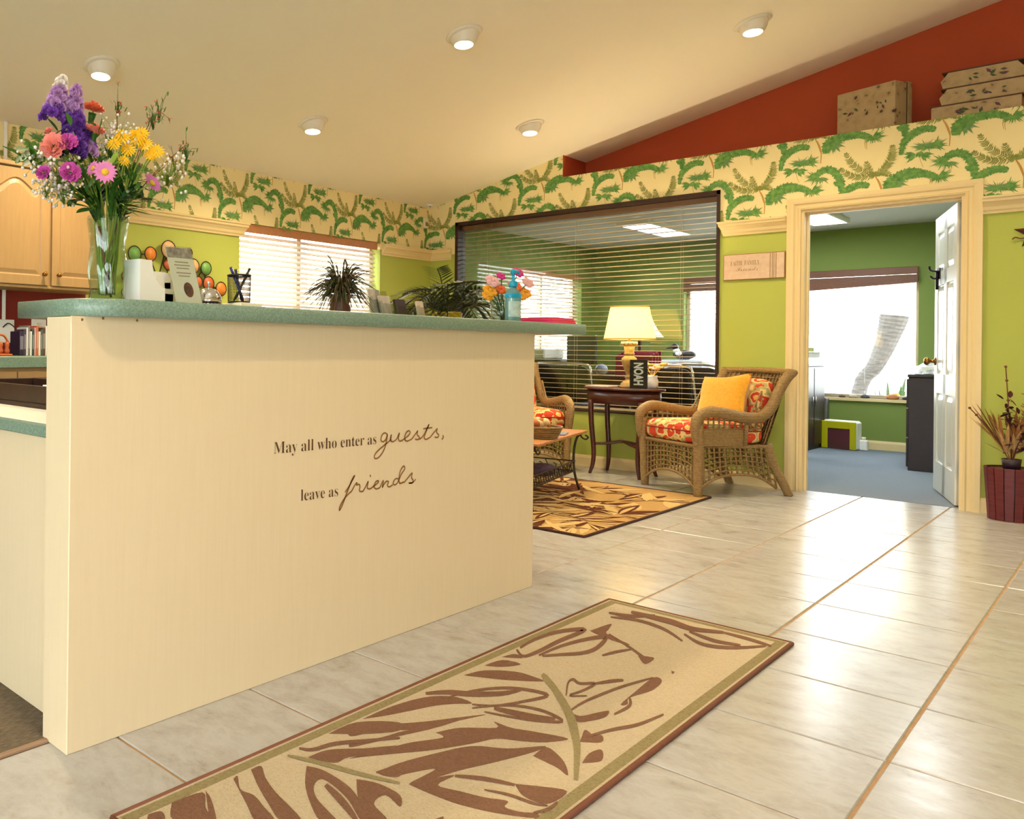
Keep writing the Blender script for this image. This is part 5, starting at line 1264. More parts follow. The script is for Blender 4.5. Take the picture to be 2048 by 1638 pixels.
# ---- foliage: broad leaves, each sprig one thing
def leafspray(label, tips, m, w, dx=.02):
    t = thing('leaf_sprig', label, 'foliage', BASE, group='greenery of the mixed bouquet'); o_ = -BASE
    st = MB(); end = P(tips[0][0], tips[0][1], X=CXL + dx); q = stempath(end); st.tube([p + o_ for p in q[:-1]], .0015, 5); st.obj('stem', GRN3, t)
    for (px, py, qx, qy) in tips:
        lm = MB(); leafm(lm, P(px, py, X=CXL + dx) + o_, P(qx, qy, X=CXL + dx + .01) + o_, w, .003); lm.obj('leaf', m, t)
leafspray('ruscus sprig reaching farthest left with glossy green leaves', [(80, 300, 52, 312), (75, 305, 30, 325), (40, 312, 4, 290), (66, 318, 58, 285), (84, 312, 66, 330), (60, 300, 34, 300), (95, 318, 44, 330), (90, 306, 70, 268)], GRN, .021)
leafspray('ruscus sprig at the upper left of the bouquet', [(115, 262, 92, 232), (100, 280, 88, 262), (110, 270, 124, 258)], GRN2, .010)
leafspray('dark green leaf pair among the purple stock', [(140, 250, 132, 222), (196, 262, 204, 232), (190, 252, 170, 240)], GRN, .014, .08)
leafspray('low green leaves hanging over the left rim of the vase', [(180, 415, 130, 405), (188, 418, 152, 424), (176, 405, 120, 385), (170, 400, 140, 380)], GRN, .014, .06)
leafspray('dark green leaves over the right rim of the vase', [(236, 410, 290, 415), (240, 402, 285, 385), (236, 418, 305, 428), (245, 395, 265, 375)], GRN2, .015, .07)
leafspray('light green fern leaves at the right rim of the vase', [(250, 412, 298, 424), (244, 416, 280, 432), (254, 408, 290, 405)], GRN3, .008, .09)
leafspray('pale blade leaf standing in front of the yellow daisies', [(222, 330, 236, 300), (226, 332, 246, 318), (238, 345, 252, 374)], GRN3, .009, .1)
fr_ = random.Random(3)
leafspray('broad dark leaves at the left shoulder of the bouquet', [(150, 330, 110, 318), (150, 352, 108, 362), (160, 372, 112, 398), (120, 300, 84, 288)], GRN2, .018, .0)
leafspray('broad dark leaves at the right shoulder of the bouquet', [(250, 350, 296, 338), (252, 366, 300, 380), (240, 330, 268, 312), (222, 318, 210, 292)], GRN2, .017, .0)
for k in range(10):                          # leather fern filling the body of the bouquet
    px, py = [(150, 380), (175, 395), (200, 385), (225, 395), (255, 385), (270, 360), (165, 350), (230, 360), (285, 395), (140, 400)][k]
    t = thing('fern_frond', '%s fern frond of the greenery filling the bouquet above the vase' % ['far left', 'second from left', 'centre', 'right of centre', 'right', 'upper right', 'upper left', 'upper centre', 'lowest right', 'lowest left'][k], 'foliage', BASE, group='greenery of the mixed bouquet')
    tip = P(px, py, X=CXL + fr_.uniform(-.04, .09)); q = [p - BASE for p in stempath(tip)]; st = MB(); st.tube(q, .0014, 4); lm = MB()
    for i in range(len(q) // 2, len(q)):
        for s in (-1, 1):
            d = (q[i] - q[i - 1]).normalized(); sd = d.cross(Vector((.5, .3, .8))).normalized() * s; leafm(lm, q[i], q[i] + sd * .038 + d * .025, .006)
            leafm(lm, (q[i] + q[i - 1]) / 2, (q[i] + q[i - 1]) / 2 + sd * .04 + d * .03 + Vector((0, 0, .01)), .0055)
    st.obj('stem', GRN2, t); lm.obj('leaflets', [GRN2, GRN][k % 2], t)
# a ribbon stick of brown wood stands inside the vase
tag(MB().tube([vl + Vector((.02, .0, .012)), vl + Vector((.012, -.036, .2))], .0035, 6).obj('wood_stick', mat('reddish stick', (96, 40, 28), .5)), 'reddish brown stick leaning inside the glass vase', 'stick')

# ---- white magazine holder and small frames
mh = thing('magazine_holder', 'white magazine holder with a scooped side next to the vase', 'holder', foot(288) + Vector((.0, .0, 0)), R(12))
side = smoothp([(-.05, 0), (.05, 0), (.05, .045), (.03, .06), (.01, .08), (0.0, .118), (-.05, .12)], 1)
side = [(-.052, 0), (.052, 0), (.052, .045)] + [(p.x, p.y) for p in bez([(.052, .045, 0), (.024, .058, 0), (.004, .085, 0), (-.004, .12, 0)], 5)][1:] + [(-.052, .12)]
for x in (.028, -.032):
    mb = MB(); mb.prism(side, 0, .004, Matrix(((0, 0, 1, x), (1, 0, 0, 0), (0, 1, 0, 0), (0, 0, 0, 1)))); mb.obj('side', M['white_plastic'], mh)
MB().box(-.028, .028, -.052, -.048, 0, .12).obj('rear', M['white_plastic'], mh); MB().box(-.028, .028, .048, .052, 0, .045).obj('front', M['white_plastic'], mh); MB().box(-.028, .028, -.048, .048, 0, .003).obj('bottom', M['white_plastic'], mh)
pad_ = mat('cream plastic', (232, 224, 204), .5)
for (px, w, h, lab) in ((322, .03, .105, 'cream leaflet box behind the white magazine holder'), (337, .028, .075, 'low cream leaflet box next to the tilted card')):
    t = thing('leaflet_box', lab, 'box', foot(px, CXL - .08))
    MB().box(-.02, .02, -w, w, 0, .003).obj('bottom', pad_, t); MB().box(-.02, -.017, -w, w, .003, h).obj('rear', pad_, t); MB().box(.017, .02, -w, w, .003, h * .5).obj('front', pad_, t)
    for s in (-1, 1): MB().box(-.017, .017, s * w - .0015, s * w + .0015, .003, h * .75).obj('side', pad_, t)
    MB().box(-.012, .012, -w + .004, w - .004, .004, h * .95).obj('leaflets', M['paper'], t)
# ---- tilted card in an acrylic stand
cs_ = thing('card_stand', 'tilted acrylic card stand with a printed welcome card beside the bell', 'sign', foot(380, -1.82), R(84))
def slant(y0_, y1_, w, h, t_): pass
Mt = TR((0, 0, .002), 0, R(-22))
cardm = MB(); cardm.box(-.044, .044, -.0012, .0012, 0, .185, Mt); cardm.obj('card', M['cream_paper'], cs_)
MB().box(-.046, .046, -.0034, -.0016, 0, .188, Mt).obj('acrylic_front', M['clear'], cs_); MB().box(-.046, .046, -.03, .05, 0, .003).obj('foot', M['clear'], cs_)
MB().box(-.0435, .0435, -.0016, -.0013, .150, .184, Mt).obj('photo_band', mat('grey photo print', (120, 108, 98), .6, (200, 186, 166), 60), cs_)
MB().prism([(.0 + .016 * math.cos(a), .048 + .024 * math.sin(a)) for a in [2 * math.pi * i / 20 for i in range(20)]], 0, .0004, Mt @ Matrix(((1, 0, 0, .006), (0, 0, -1, -.0013), (0, 1, 0, 0), (0, 0, 0, 1)))).obj('picture', mat('printed picture', (120, 56, 28), .6, (30, 22, 28), 90), cs_)
tl = MB()
for i, (a, b, z) in enumerate(((-.022, .024, .135), (-.026, .028, .125), (-.02, .022, .115), (-.024, .026, .100), (-.018, .02, .090))): tl.box(a, b, -.0018, -.0013, z, z + .0035, Mt)
tl.obj('print_lines', mat('grey print', (150, 134, 110), .7), cs_)
# ---- service bell
be = thing('service_bell', 'chrome service bell with a beaded base', 'bell', foot(417)); be.scale = (1.15, 1.15, 1.1)
MB().lathe([(.036, 0), (.037, .006), (.033, .012), (0, .012)], 28).obj('base', M['black'], be)
bc_ = [mat('bead red', (190, 60, 70), .3), mat('bead blue', (70, 110, 150), .3), mat('bead gold', (210, 170, 90), .3), mat('bead white', (220, 216, 214), .3)]
bead = {}
for i in range(26):
    a = 2 * math.pi * i / 26; b_ = MB().sphere((0, 0, 0), .0042, 8, 6).data('bead', bc_[i % 4]) if i < 4 else bead[i % 4]; bead[i % 4] = b_
    link('bead', b_, be, (.0385 * math.cos(a), .0385 * math.sin(a), .006))
MB().lathe([(.034, .013), (.0345, .018), (.031, .032), (.023, .045), (.010, .052), (0, .0535)], 32).obj('dome', M['chrome'], be)
MB().lathe([(.003, .053), (.003, .062), (.005, .064), (.0045, .069), (0, .071)], 12).obj('button', M['chrome'], be)
# ---- wire pen cup on a note pad
npd = tag(MB().cbox(-.045, .045, -.045, .045, 0, .018, .002).obj('note_pad', M['cream_paper']), 'small cream note pad under the wire pen cup', 'note pad'); npd.location = foot(484)
pc = thing('pen_cup', 'black wire mesh pen cup standing on the note pad', 'pen cup', foot(478) + Vector((0, 0, .0185)))
pcm = MB(); R1, R2, H = .034, .036, .085
for z, r_ in ((.002, R1), (.083, R2), (.085, R2)): pcm.tube([(r_ * math.cos(a), r_ * math.sin(a), z) for a in [2 * math.pi * i / 28 for i in range(28)]], .0018, 5, closed=True)
pcm.obj('rims', M['black_metal'], pc); wm = MB()
for i in range(40): a = 2 * math.pi * i / 40; wm.tube([(R1 * math.cos(a), R1 * math.sin(a), 0.001), (R2 * math.cos(a), R2 * math.sin(a), H)], .0005, 3)
for k in range(1, 22): z = H * k / 22; r_ = R1 + (R2 - R1) * k / 22; wm.tube([(r_ * math.cos(a), r_ * math.sin(a), z) for a in [2 * math.pi * i / 20 for i in range(20)]], .0005, 3, closed=True)
tag(wm.obj('mesh', M['black_metal'], pc), kind='stuff'); MB().lathe([(0, 0), (R1, 0), (R1, .001), (0, .001)], 24).obj('bottom', M['black_metal'], pc)
p0 = pc.location
for (a, b, m, lab) in (((.0, .02, .004), (.0, -.036, .108), mat('blue pen', (34, 36, 110), .3), 'blue pen leaning left in the wire pen cup'), ((.0, .012, .004), (.005, -.02, .102), mat('dark pen', (22, 22, 44), .3), 'dark navy pen beside the blue pen in the cup'), ((.0, -.022, .004), (.0, .044, .108), mat('black pen', (18, 18, 20), .3), 'black pen leaning right in the wire pen cup')):
    a, b = Vector(a), Vector(b); t = thing('pen', lab, 'pen', p0, group='pens in the wire cup'); d = (b - a)
    MB().tube([a, a + d * .1, a + d * .72], [.0012, .0042, .0042], 8).obj('barrel', m, t); MB().tube([a + d * .72, a + d], [.0048, .0044], 8).obj('cap', m, t); MB().tube([a + d * .76 + Vector((.006, 0, 0)), a + d * .97 + Vector((.006, 0, 0))], .0012, 4).obj('clip', M['chrome'], t)
# ---- spider plant
sp = thing('potted_plant', 'bushy spider plant in a small brown pot on the counter', 'plant', foot(681))
MB().lathe([(.024, 0), (.034, .004), (.036, .02), (.030, .035), (.033, .05), (.042, .062), (.044, .066), (.036, .066), (.030, .058), (0, .058)], 20).obj('pot', mat('brown glazed pot', (92, 50, 34), .4), sp)
rp = random.Random(5); DKG = translucent('dark olive leaf', (70, 74, 38), .25, .5); DKB = translucent('bronze leaf', (84, 62, 36), .25, .5); lms = [MB(), MB()]
for k in range(210):
    a = rp.uniform(0, 6.283); e = rp.uniform(-.5, 1.3); L = rp.uniform(.06, .13); d = Vector((math.cos(a) * math.cos(e), math.sin(a) * math.cos(e), math.sin(e))); s0 = Vector((math.cos(a) * .012, math.sin(a) * .012, .062 + .035 * rp.random()))
    pts = bez([s0, s0 + d * L * .5 + Vector((0, 0, .02)), s0 + d * L + Vector((0, 0, -.035 * rp.random()))], 4); lms[k % 2].tube(pts, [.0032] * (len(pts) - 3) + [.0026, .0018, .0006], 4, flat=.5)
tag(lms[0].obj('foliage', DKG, sp), kind='stuff'); tag(lms[1].obj('foliage', DKB, sp), kind='stuff')
MB().tube(bez([(0, .0, .07), (0, .012, .15), (0, .02, .19), (0, .03, .175), (0, .03, .15)], 5), .003, 5).obj('runner', DKB, sp)
# ---- acrylic brochure holders
def brochure(px, lab, rz, w, h, fill, X=CXL):
    t = thing('brochure_holder', lab, 'brochure holder', foot(px, X), rz, group='clear brochure holders on the counter'); Mt = TR((0, 0, 0), 0, R(-14))
    MB().box(-w, w, .012, .014, 0, h, Mt).obj('back_plate', M['clear'], t); MB().box(-w, w, -.014, -.012, 0, h * .45, Mt).obj('front_plate', M['clear'], t); MB().box(-w, w, -.014, .014, 0, .002, Mt).obj('bottom', M['clear'], t)
    for s in (-1, 1): MB().box(s * w - .001, s * w + .001, -.012, .012, 0, h * .55, Mt).obj('side', M['clear'], t)
    MB().box(-w + .003, w - .003, .0, .010, .003, h * .78, Mt).obj('brochures', fill, t)
gp = mat('grey brochure', (170, 156, 142), .6, (196, 182, 166), 40); dp = mat('dark plum brochure', (52, 36, 46), .5); tp = mat('tan brochure', (196, 172, 150), .6)
brochure(758, 'tall clear brochure holder right of the spider plant', R(86), .028, .13, gp)
brochure(776, 'clear holder of grey brochures left of the dark one', R(86), .030, .10, gp, CXL + .02)
brochure(806, 'clear holder of dark plum brochures', R(84), .030, .088, dp, CXL + .02)
brochure(846, 'narrow holder of tan brochures near the palm', R(86), .020, .085, tp, CXL + .03)
# ---- palm in a yellow pot behind the counter on the desk return
pmx = P(893, 640, X=-2.42); pm_ = thing('potted_palm', 'dark leafy palm in a yellow pot behind the counter', 'plant', (-2.42, pmx.y, .7865))
MB().lathe([(.05, 0), (.055, .01), (.062, .18), (.072, .36), (.078, .38), (.08, .40), (.07, .405), (.066, .39), (0, .38)], 28).obj('pot', mat('yellow glazed pot', (196, 168, 34), .35), pm_)
ps_ = thing('plant_stand', 'slim dark plant stand under the yellow palm pot', 'plant stand', (-2.42, pmx.y, .0005))
MB().lathe([(0, .76), (.12, .76), (.125, .77), (.12, .785), (0, .785)], 24).obj('top', M['cherry'], ps_); MB().lathe([(.03, .03), (.022, .2), (.03, .4), (.022, .6), (.035, .76)], 14).obj('post', M['cherry'], ps_); MB().lathe([(.0, 0), (.13, 0), (.13, .02), (.03, .035), (0, .035)], 24).obj('base', M['cherry'], ps_)
PG = translucent('dark palm green', (46, 58, 28), .2, .5); rp = random.Random(11)
for k in range(46):
    a = rp.uniform(0, 6.283) if k > 3 else [1.0, 1.6, -1.2, 2.2][k]; L = rp.uniform(.18, .34); e = rp.uniform(-.3, .9) if k > 3 else .95
    d = Vector((math.cos(a) * math.cos(e), math.sin(a) * math.cos(e), math.sin(e) * .8)); s0 = Vector((math.cos(a) * .03, math.sin(a) * .03, .40))
    rachis = bez([s0, s0 + d * L * .5 + Vector((0, 0, .05)), s0 + d * L + Vector((0, 0, -.06 * (1 - e)))], 7); mb = MB(); mb.tube(rachis, .0028, 4)
    for i in range(3, len(rachis)):
        t = (rachis[i] - rachis[i - 1]).normalized(); sd = t.cross(Vector((0, 0, 1))); sd = sd.normalized() if sd.length > .01 else Vector((1, 0, 0))
        for s in (-1, 1): leafm(mb, rachis[i], rachis[i] + sd * s * .07 + t * .06 + Vector((0, 0, -.012)), .0055)
    mb.obj('frond', PG, pm_)
# ---- acrylic cup with silk flowers, sanitizer bottle, pink papers
sb = foot(1010, -1.83); fl2 = thing('flower_cup', 'clear cup of orange and pink silk flower pens on the counter', 'flowers', sb + Vector((-.02, .02, 0)))
MB().lathe([(.048, 0), (.052, .005), (.054, .12), (.051, .12), (.049, .006), (0, .006)], 28).obj('cup', M['clear'], fl2)
ORG = translucent('orange petals', (240, 110, 40), .3); GLD = translucent('golden petals', (244, 176, 40), .3); BLS = translucent('blush petals', (240, 190, 190), .3); HPK = translucent('hot pink petals', (214, 40, 140), .3)
for k, (px, py, m, r_) in enumerate(((985, 562, BLS, .034), (1002, 552, HPK, .022), (980, 582, GLD, .034), (1000, 578, ORG, .030), (1030, 572, ORG, .034), (1036, 545, HPK, .028), (1050, 585, GLD, .032), (1056, 565, BLS, .03), (975, 592, GLD, .026), (1042, 592, GLD, .026))):
    h = P(px, py, X=-1.85) - fl2.location; mb = MB(); F = frame(h, (1, .2, .1), (.7, -.3, .6))
    for i in range(6):
        a = 2 * math.pi * i / 6; mb.sphere((r_ * .55 * math.cos(a), r_ * .55 * math.sin(a), 0), r_ * .5, 7, 5, (1, 1, .45), F)
    mb.sphere((0, 0, .004), r_ * .3, 7, 5, (1, 1, .8), F); mb.obj('bloom', m, fl2); MB().tube([(.01 * math.cos(k), .01 * math.sin(k), .008), h * .5 + Vector((0, 0, .03)), h], .0025, 5).obj('stem', GRN, fl2)
hs = thing('sanitizer_bottle', 'clear blue hand sanitizer bottle with a turquoise pump', 'bottle', foot(1026, -1.765))
BLU = mat('turquoise pump plastic', (0, 150, 190), .3); GEL = mat('pale blue gel', (150, 206, 214), .1, trans=.6)
MB().lathe([(.0, 0), (.036, 0), (.038, .004), (.038, .105), (.034, .125), (.016, .14), (.014, .148), (0, .148)], 28, Matrix.Diagonal((.75, 1.1, 1, 1))).obj('body', GEL, hs)
lab_ = MB(); lab_.grid(lambda u, v: (.0384 * .75 * math.cos((u - .5) * 1.9 - .5), .0384 * 1.1 * math.sin((u - .5) * 1.9 - .5), .02 + .065 * v), 12, 2); lab_.obj('label', mat('pale label', (196, 214, 206), .5, (150, 176, 176), 40), hs)
MB().lathe([(.017, .146), (.018, .150), (.018, .166), (.012, .172), (.006, .174), (.006, .2), (.012, .202), (.013, .214), (.010, .218), (0, .219)], 16).obj('pump', BLU, hs)
MB().tube(bez([(0, 0, .21), (.0, .02, .214), (.0, .04, .210), (0, .046, .202)], 4), .006, 7).obj('nozzle', BLU, hs)
MB().lathe([(.0395, .100), (.0400, .102), (.0400, .116), (.0385, .118)], 24, Matrix.Diagonal((.75, 1.1, 1, 1)), cap=False).obj('collar', BLU, hs)
pk = thing('paper_tray', 'hot pink folder stack at the far end of the counter', 'folders', ((-1.83, 3.52 - .03, SZ + .0005)))
HP = [mat('hot pink card', (226, 30, 110), .5), mat('coral card', (236, 80, 90), .5)]
for k in range(5): MB().cbox(-.12 + .004 * (k % 2), .12 - .003 * k, -.115 + .003 * k, .105 + .002 * (k % 3), .0055 * k, .0055 * k + .005, .0008).obj('folder', HP[k % 2], pk)
# ================================================================== WALL THINGS
# wood plaque
sgn = thing('wall_sign', 'white wooden plaque reading FAITH FAMILY Friends beside the door', 'sign', (-2.005, YB - .001, 1.648))
PLQ = mat('whitewashed plaque', (218, 192, 164), .6, (206, 176, 150), 30); PE = mat('plaque edge', (150, 104, 62), .6); PT = mat('grey gold lettering', (150, 122, 78), .6)
MB().cbox(-.201, .201, -.014, 0, -.098, .098, .002).obj('edge_board', PE, sgn); MB().box(-.196, .196, -.0155, -.013, -.093, .093).obj('face', PLQ, sgn)
for x in (.108, .122, .132, .145): MB().box(x - .0022, x + .0022, -.0165, -.0153, -.093, .093).obj('stripe', PT, sgn)
words('FAITH. FAMILY.', -.152, .045, .012, .012, .05, PT, 'lettering', sgn, plane=-.0162, thin=-.005, axis='Y')
def scr(s): return ''.join(chr(0x1D4D0 + ord(c) - 65) if c.isupper() else chr(0x1D4EA + ord(c) - 97) if c.islower() else c for c in s)
words('Friends', -.115, .03, -.032, -.032, .045, PT, 'lettering', sgn, plane=-.0162, thin=-.005, mk=scr, axis='Y')
# metal wall art of coloured discs
wa = thing('wall_art', 'metal wall sculpture of green, orange and cream discs behind the counter', 'wall art', (XA + .002, 3.75, 1.55))
wo = Vector((-XA - .002, -3.75, -1.55)); RIM = mat('dark bronze rim', (62, 34, 22), .5, metal=.4)
CO = {'g': mat('green disc', (96, 150, 70), .5, (120, 170, 86), 30), 'o': mat('orange disc', (212, 118, 34), .5, (226, 140, 50), 30), 'c': mat('cream disc', (220, 170, 112), .5, (232, 190, 136), 30), 'r': mat('rust disc', (190, 88, 40), .5, (206, 104, 52), 30)}
discs = [(271, 507, 14.5, 'g'), (301, 508, 13.5, 'o'), (335, 499, 17, 'c'), (380, 505, 8, 'r'), (387, 532, 14, 'c'), (410, 537, 13.5, 'g'), (338, 528, 11, 'r'), (417, 567, 14, 'r'), (440, 578, 14, 'o'), (253, 552, 9, 'o'), (252, 585, 10, 'c'), (394, 564, 11, 'r'), (362, 545, 13, 'o'), (368, 578, 14, 'r'), (320, 558, 12, 'g'), (340, 590, 12, 'o')]
spp = []
for i, (px, py, r_, k) in enumerate(discs):
    c_ = P(px, py, X=XA + .03); rr_ = r_ / 290 * 1.12; dz = .012 + .012 * (i % 3); F = Matrix(((0, 0, 1, XA + .004 + dz), (1, 0, 0, c_.y), (0, 1, 0, c_.z), (0, 0, 0, 1)))
    d = MB().lathe([(0, 0), (rr_, 0), (rr_, .004), (0, .006)], 24, F).obj('disc', CO[k], wa); d.location = wo
    MB().tube([(rr_ * math.cos(a), rr_ * math.sin(a), .003) for a in [2 * math.pi * j / 24 for j in range(24)]], .0045, 6, F, closed=True).obj('rim', RIM, d)
    spp.append(Vector((XA + .006, c_.y, c_.z)))
fm_ = MB()
for a, b in zip(range(len(spp) - 1), range(1, len(spp))):
    o_ = sorted(range(len(spp)), key=lambda i: spp[i].y); fm_.tube([spp[o_[a]], spp[o_[b]]], .004, 5)
x_ = fm_.obj('frame_rods', RIM, wa); x_.location = wo
# thermostat, sensor, star
th = thing('thermostat', 'small beige sensor box on the wallpaper near the room corner', 'thermostat', (XA + .02, YB - .11, 2.27)); 
MB().cbox(-.018, .006, -.03, .03, -.052, .052, .004).obj('cover', M['cream_paper'], th); MB().cbox(.006, .009, -.02, .02, -.03, .01, .001).obj('grille', M['nickel'], th)
dc = thing('smoke_sensor', 'tiny white sensor at the ceiling corner', 'sensor', (XA + .09, YB - .14, ceil_z(XA + .09) - .001)); MB().lathe([(0, -.024), (.02, -.022), (.034, -.006), (.034, 0)], 16).obj('housing', M['white_plastic'], dc); MB().lathe([(0, -.030), (.008, -.028), (.008, -.022)], 10).obj('lens', M['black'], dc)
st = thing('metal_star', 'dark maroon metal star on the green wall at the right edge', 'wall art', (-.512, YB - .002, 1.752))
sm2 = MB(); vs_s = [(0, -.03, 0)]
for i in range(10): a = R(90 + 36 * i); r_ = .10 if i % 2 == 0 else .042; vs_s.append((r_ * math.cos(a), -.003, r_ * math.sin(a)))
sm2.add(vs_s, [(0, i + 1, (i + 1) % 10 + 1) for i in range(10)] + [tuple(range(10, 0, -1))]); sm2.obj('star', mat('maroon metal', (74, 20, 30), .5), st)
MB().tube(bez([(-.02, -.006, -.02), (-.06, -.01, -.03), (-.085, -.012, -.02), (-.10, -.012, -.032)], 4), .004, 5).obj('vine', mat('dried vine', (110, 70, 40), .8), st)
# ================================================================== BOXES ON THE LEDGE
def boxmat(i):
    m, nt, b = newmat('floral box paper %d' % i); v = coords(nt); vo = nt.nodes.new('ShaderNodeTexVoronoi'); vo.inputs['Scale'].default_value = 17; nt.links.new(v, vo.inputs['Vector'])
    n1 = noise(nt, v, 26, 4, .7); mx = nt.nodes.new('ShaderNodeMath'); mx.operation = 'MULTIPLY_ADD'; mx.inputs[1].default_value = .6; nt.links.new(vo.outputs['Distance'], mx.inputs[0]); nt.links.new(n1, mx.inputs[2])
    nt.links.new(ramp(nt, mx.outputs[0], [(.46, (58, 42, 46)), (.53, (104, 84, 76)), (.60, (170, 146, 108)), (.9, (182, 158, 118))]), b.inputs['Base Color']); b.inputs['Roughness'].default_value = .7; return m
BX = boxmat(0)
PG_ = mat('printed leaves', (70, 84, 58), .7); PR_ = mat('printed plums', (92, 58, 78), .7)
def sprig(parent, x0, x1, y, z, seed):
    rr_ = random.Random(seed); mb1 = MB(); mb2 = MB()
    for k in range(9):
        x = x0 + (x1 - x0) * rr_.random(); zz = z + rr_.uniform(-.02, .02); a = rr_.uniform(0, 3.14); L = rr_.uniform(.02, .045)
        d = Vector((math.cos(a), 0, math.sin(a))); n_ = Vector((-d.z, 0, d.x)); c_ = Vector((x, y - .0004 * (k + 1), zz)); mb = mb1 if k % 3 else mb2
        mb.add([c_ - d * L / 2, c_ + n_ * L * .22, c_ + d * L / 2, c_ - n_ * L * .22], [(0, 1, 2, 3)])
    tag(mb1.obj('printed_sprig', PG_, parent, fix=False), kind='stuff'); tag(mb2.obj('printed_fruit', PR_, parent, fix=False), kind='stuff')
b1 = thing('keepsake_box', 'floral paper box leaning alone on the ledge', 'box', (-1.33, 7.29, LZ), R(-20))
MB().cbox(-.185, .185, -.125, .0, .001, .325, .003).obj('body', BX, b1); MB().cbox(-.19, .19, .0015, .05, .0, .33, .003).obj('lid', BX, b1); MB().box(-.188, .188, -.0005, .002, .001, .326).obj('seam', mat('box seam', (60, 34, 26), .7), b1)
sprig(b1, -.15, .15, -.1255, .18, 4)
lz = LZ
for i, (x, w, h, d, lab) in enumerate(((-.80, .215, .10, .15, 'bottom floral suitcase box of the stack on the ledge'), (-.76, .205, .105, .14, 'middle floral suitcase box of the stack on the ledge'), (-.77, .19, .105, .13, 'top floral suitcase box of the stack on the ledge'))):
    t = thing('keepsake_box', lab, 'box', (x, 7.29, lz), 0, group='stacked boxes on the ledge'); y0_ = -d
    ch = .03 if i else .0
    pr = [(-w, .0), (w, .0), (w + .012, h * .45), (w - ch, h), (-w + ch, h), (-w - .012, h * .45)] if i else [(-w, 0), (w, 0), (w, h), (-w, h)]
    F = Matrix(((1, 0, 0, 0), (0, 0, 1, 0), (0, 1, 0, .001), (0, 0, 0, 1)))
    MB().prism(pr, -d, d, F).obj('body', BX, t); MB().box(-w - .006, w + .006, -d - .004, d + .004, h - .004, h + .004).obj('lid_edge', mat('dark box edge', (84, 52, 34), .7), t)
    sprig(t, -w * .5, w * .6, -d - .0006, h * .5, 20 + i); lz += h + .0055
# ================================================================== DRIED ARRANGEMENT AT THE RIGHT
pb = P(2022, 1030, Y=6.885)
pt = thing('dried_arrangement', 'round maroon slatted planter of dried grasses right of the door', 'planter', (pb.x, pb.y, 0), R(12))
MAR_ = mat('maroon wood', (84, 22, 28), .5, (110, 36, 38), 16, (1, 1, 6)); w0, w1, hp = .105, .125, .31
MB().lathe([(0, .001), (w0 - .012, .001), (w1 - .012, hp), (0, hp)], 24).obj('core', M['espresso'], pt)
NS = 16
for k in range(NS):
    a0 = 2 * math.pi * (k + .05) / NS; a1 = 2 * math.pi * (k + .95) / NS; mb = MB(); q = []
    for z, r_ in ((0.001, w0), (hp + .008, w1)):
        for rr_ in (r_ - .012, r_): q += [(rr_ * math.cos(a0), rr_ * math.sin(a0), z), (rr_ * math.cos(a1), rr_ * math.sin(a1), z)]
    mb.add(q, [(0, 1, 3, 2), (4, 6, 7, 5), (2, 3, 7, 6), (0, 4, 5, 1), (0, 2, 6, 4), (1, 5, 7, 3)]); mb.obj('slat', MAR_, pt)
MB().lathe([(.04, hp), (.042, hp + .03), (.046, hp + .06), (.04, hp + .06), (.034, hp + .01)], 16).obj('inner_pot', mat('dark purple pot', (48, 26, 40), .5), pt)
DG = mat('dried grass', (166, 108, 54), .9, (134, 82, 42), 40); DM = mat('dried maroon bloom', (84, 26, 36), .9, (58, 18, 26), 30); DT = mat('dried tan leaf', (196, 156, 100), .9, (160, 116, 66), 30)
rp = random.Random(9)
for k, (dx, dy, h, m, kind) in enumerate(((.13, .0, .56, DG, 'plume'), (-.01, 0, .34, DM, 'bloom'), (.055, -.02, .22, DM, 'bloom'), (-.10, 0, .32, DG, 'fan'), (-.03, 0, .62, BRS, 'twig'), (.09, .03, .26, DT, 'fan'), (-.19, 0, .36, BRS, 'twig'), (.02, .02, .2, DT, 'fan'), (-.06, .0, .22, DT, 'fan'), (.03, .02, .30, DG, 'fan'))):
    s0 = Vector((0, 0, hp + .03)); e = Vector((dx, dy, hp + h)); mb = MB(); pts = bez([s0, (s0 + e) / 2 + Vector((0, 0, .03)), e], 5); mb.tube(pts, .003, 5)
    if kind == 'plume':
        for i in range(260): t = .48 + .52 * rp.random(); c_ = s0 + (e - s0) * t; f = 1 - abs(t - .75); mb.tube([c_, c_ + Vector((rp.gauss(0, .022) * f, rp.gauss(0, .022) * f, .025))], .003, 3)
    elif kind == 'bloom':
        for i in range(34): c_ = e + Vector((rp.gauss(0, .02), rp.gauss(0, .02), rp.gauss(-.02, .045))); leafm(mb, c_, c_ + Vector((rp.gauss(0, .03), rp.gauss(0, .03), rp.gauss(.01, .03))), .012)
    elif kind == 'fan':
        for i in range(22): leafm(mb, e - Vector((dx * .6, 0, h * .6)), e + Vector((rp.gauss(0, .045), rp.gauss(0, .03), rp.gauss(0, .045))), .010)
    else:
        for i in range(5): mb.sphere(pts[-1 - 2 * (i % 5)], .008, 6, 4)
    mb.obj({'plume': 'grass_plume', 'bloom': 'dried_bloom', 'fan': 'leaf_fan', 'twig': 'twig'}[kind], m, pt)
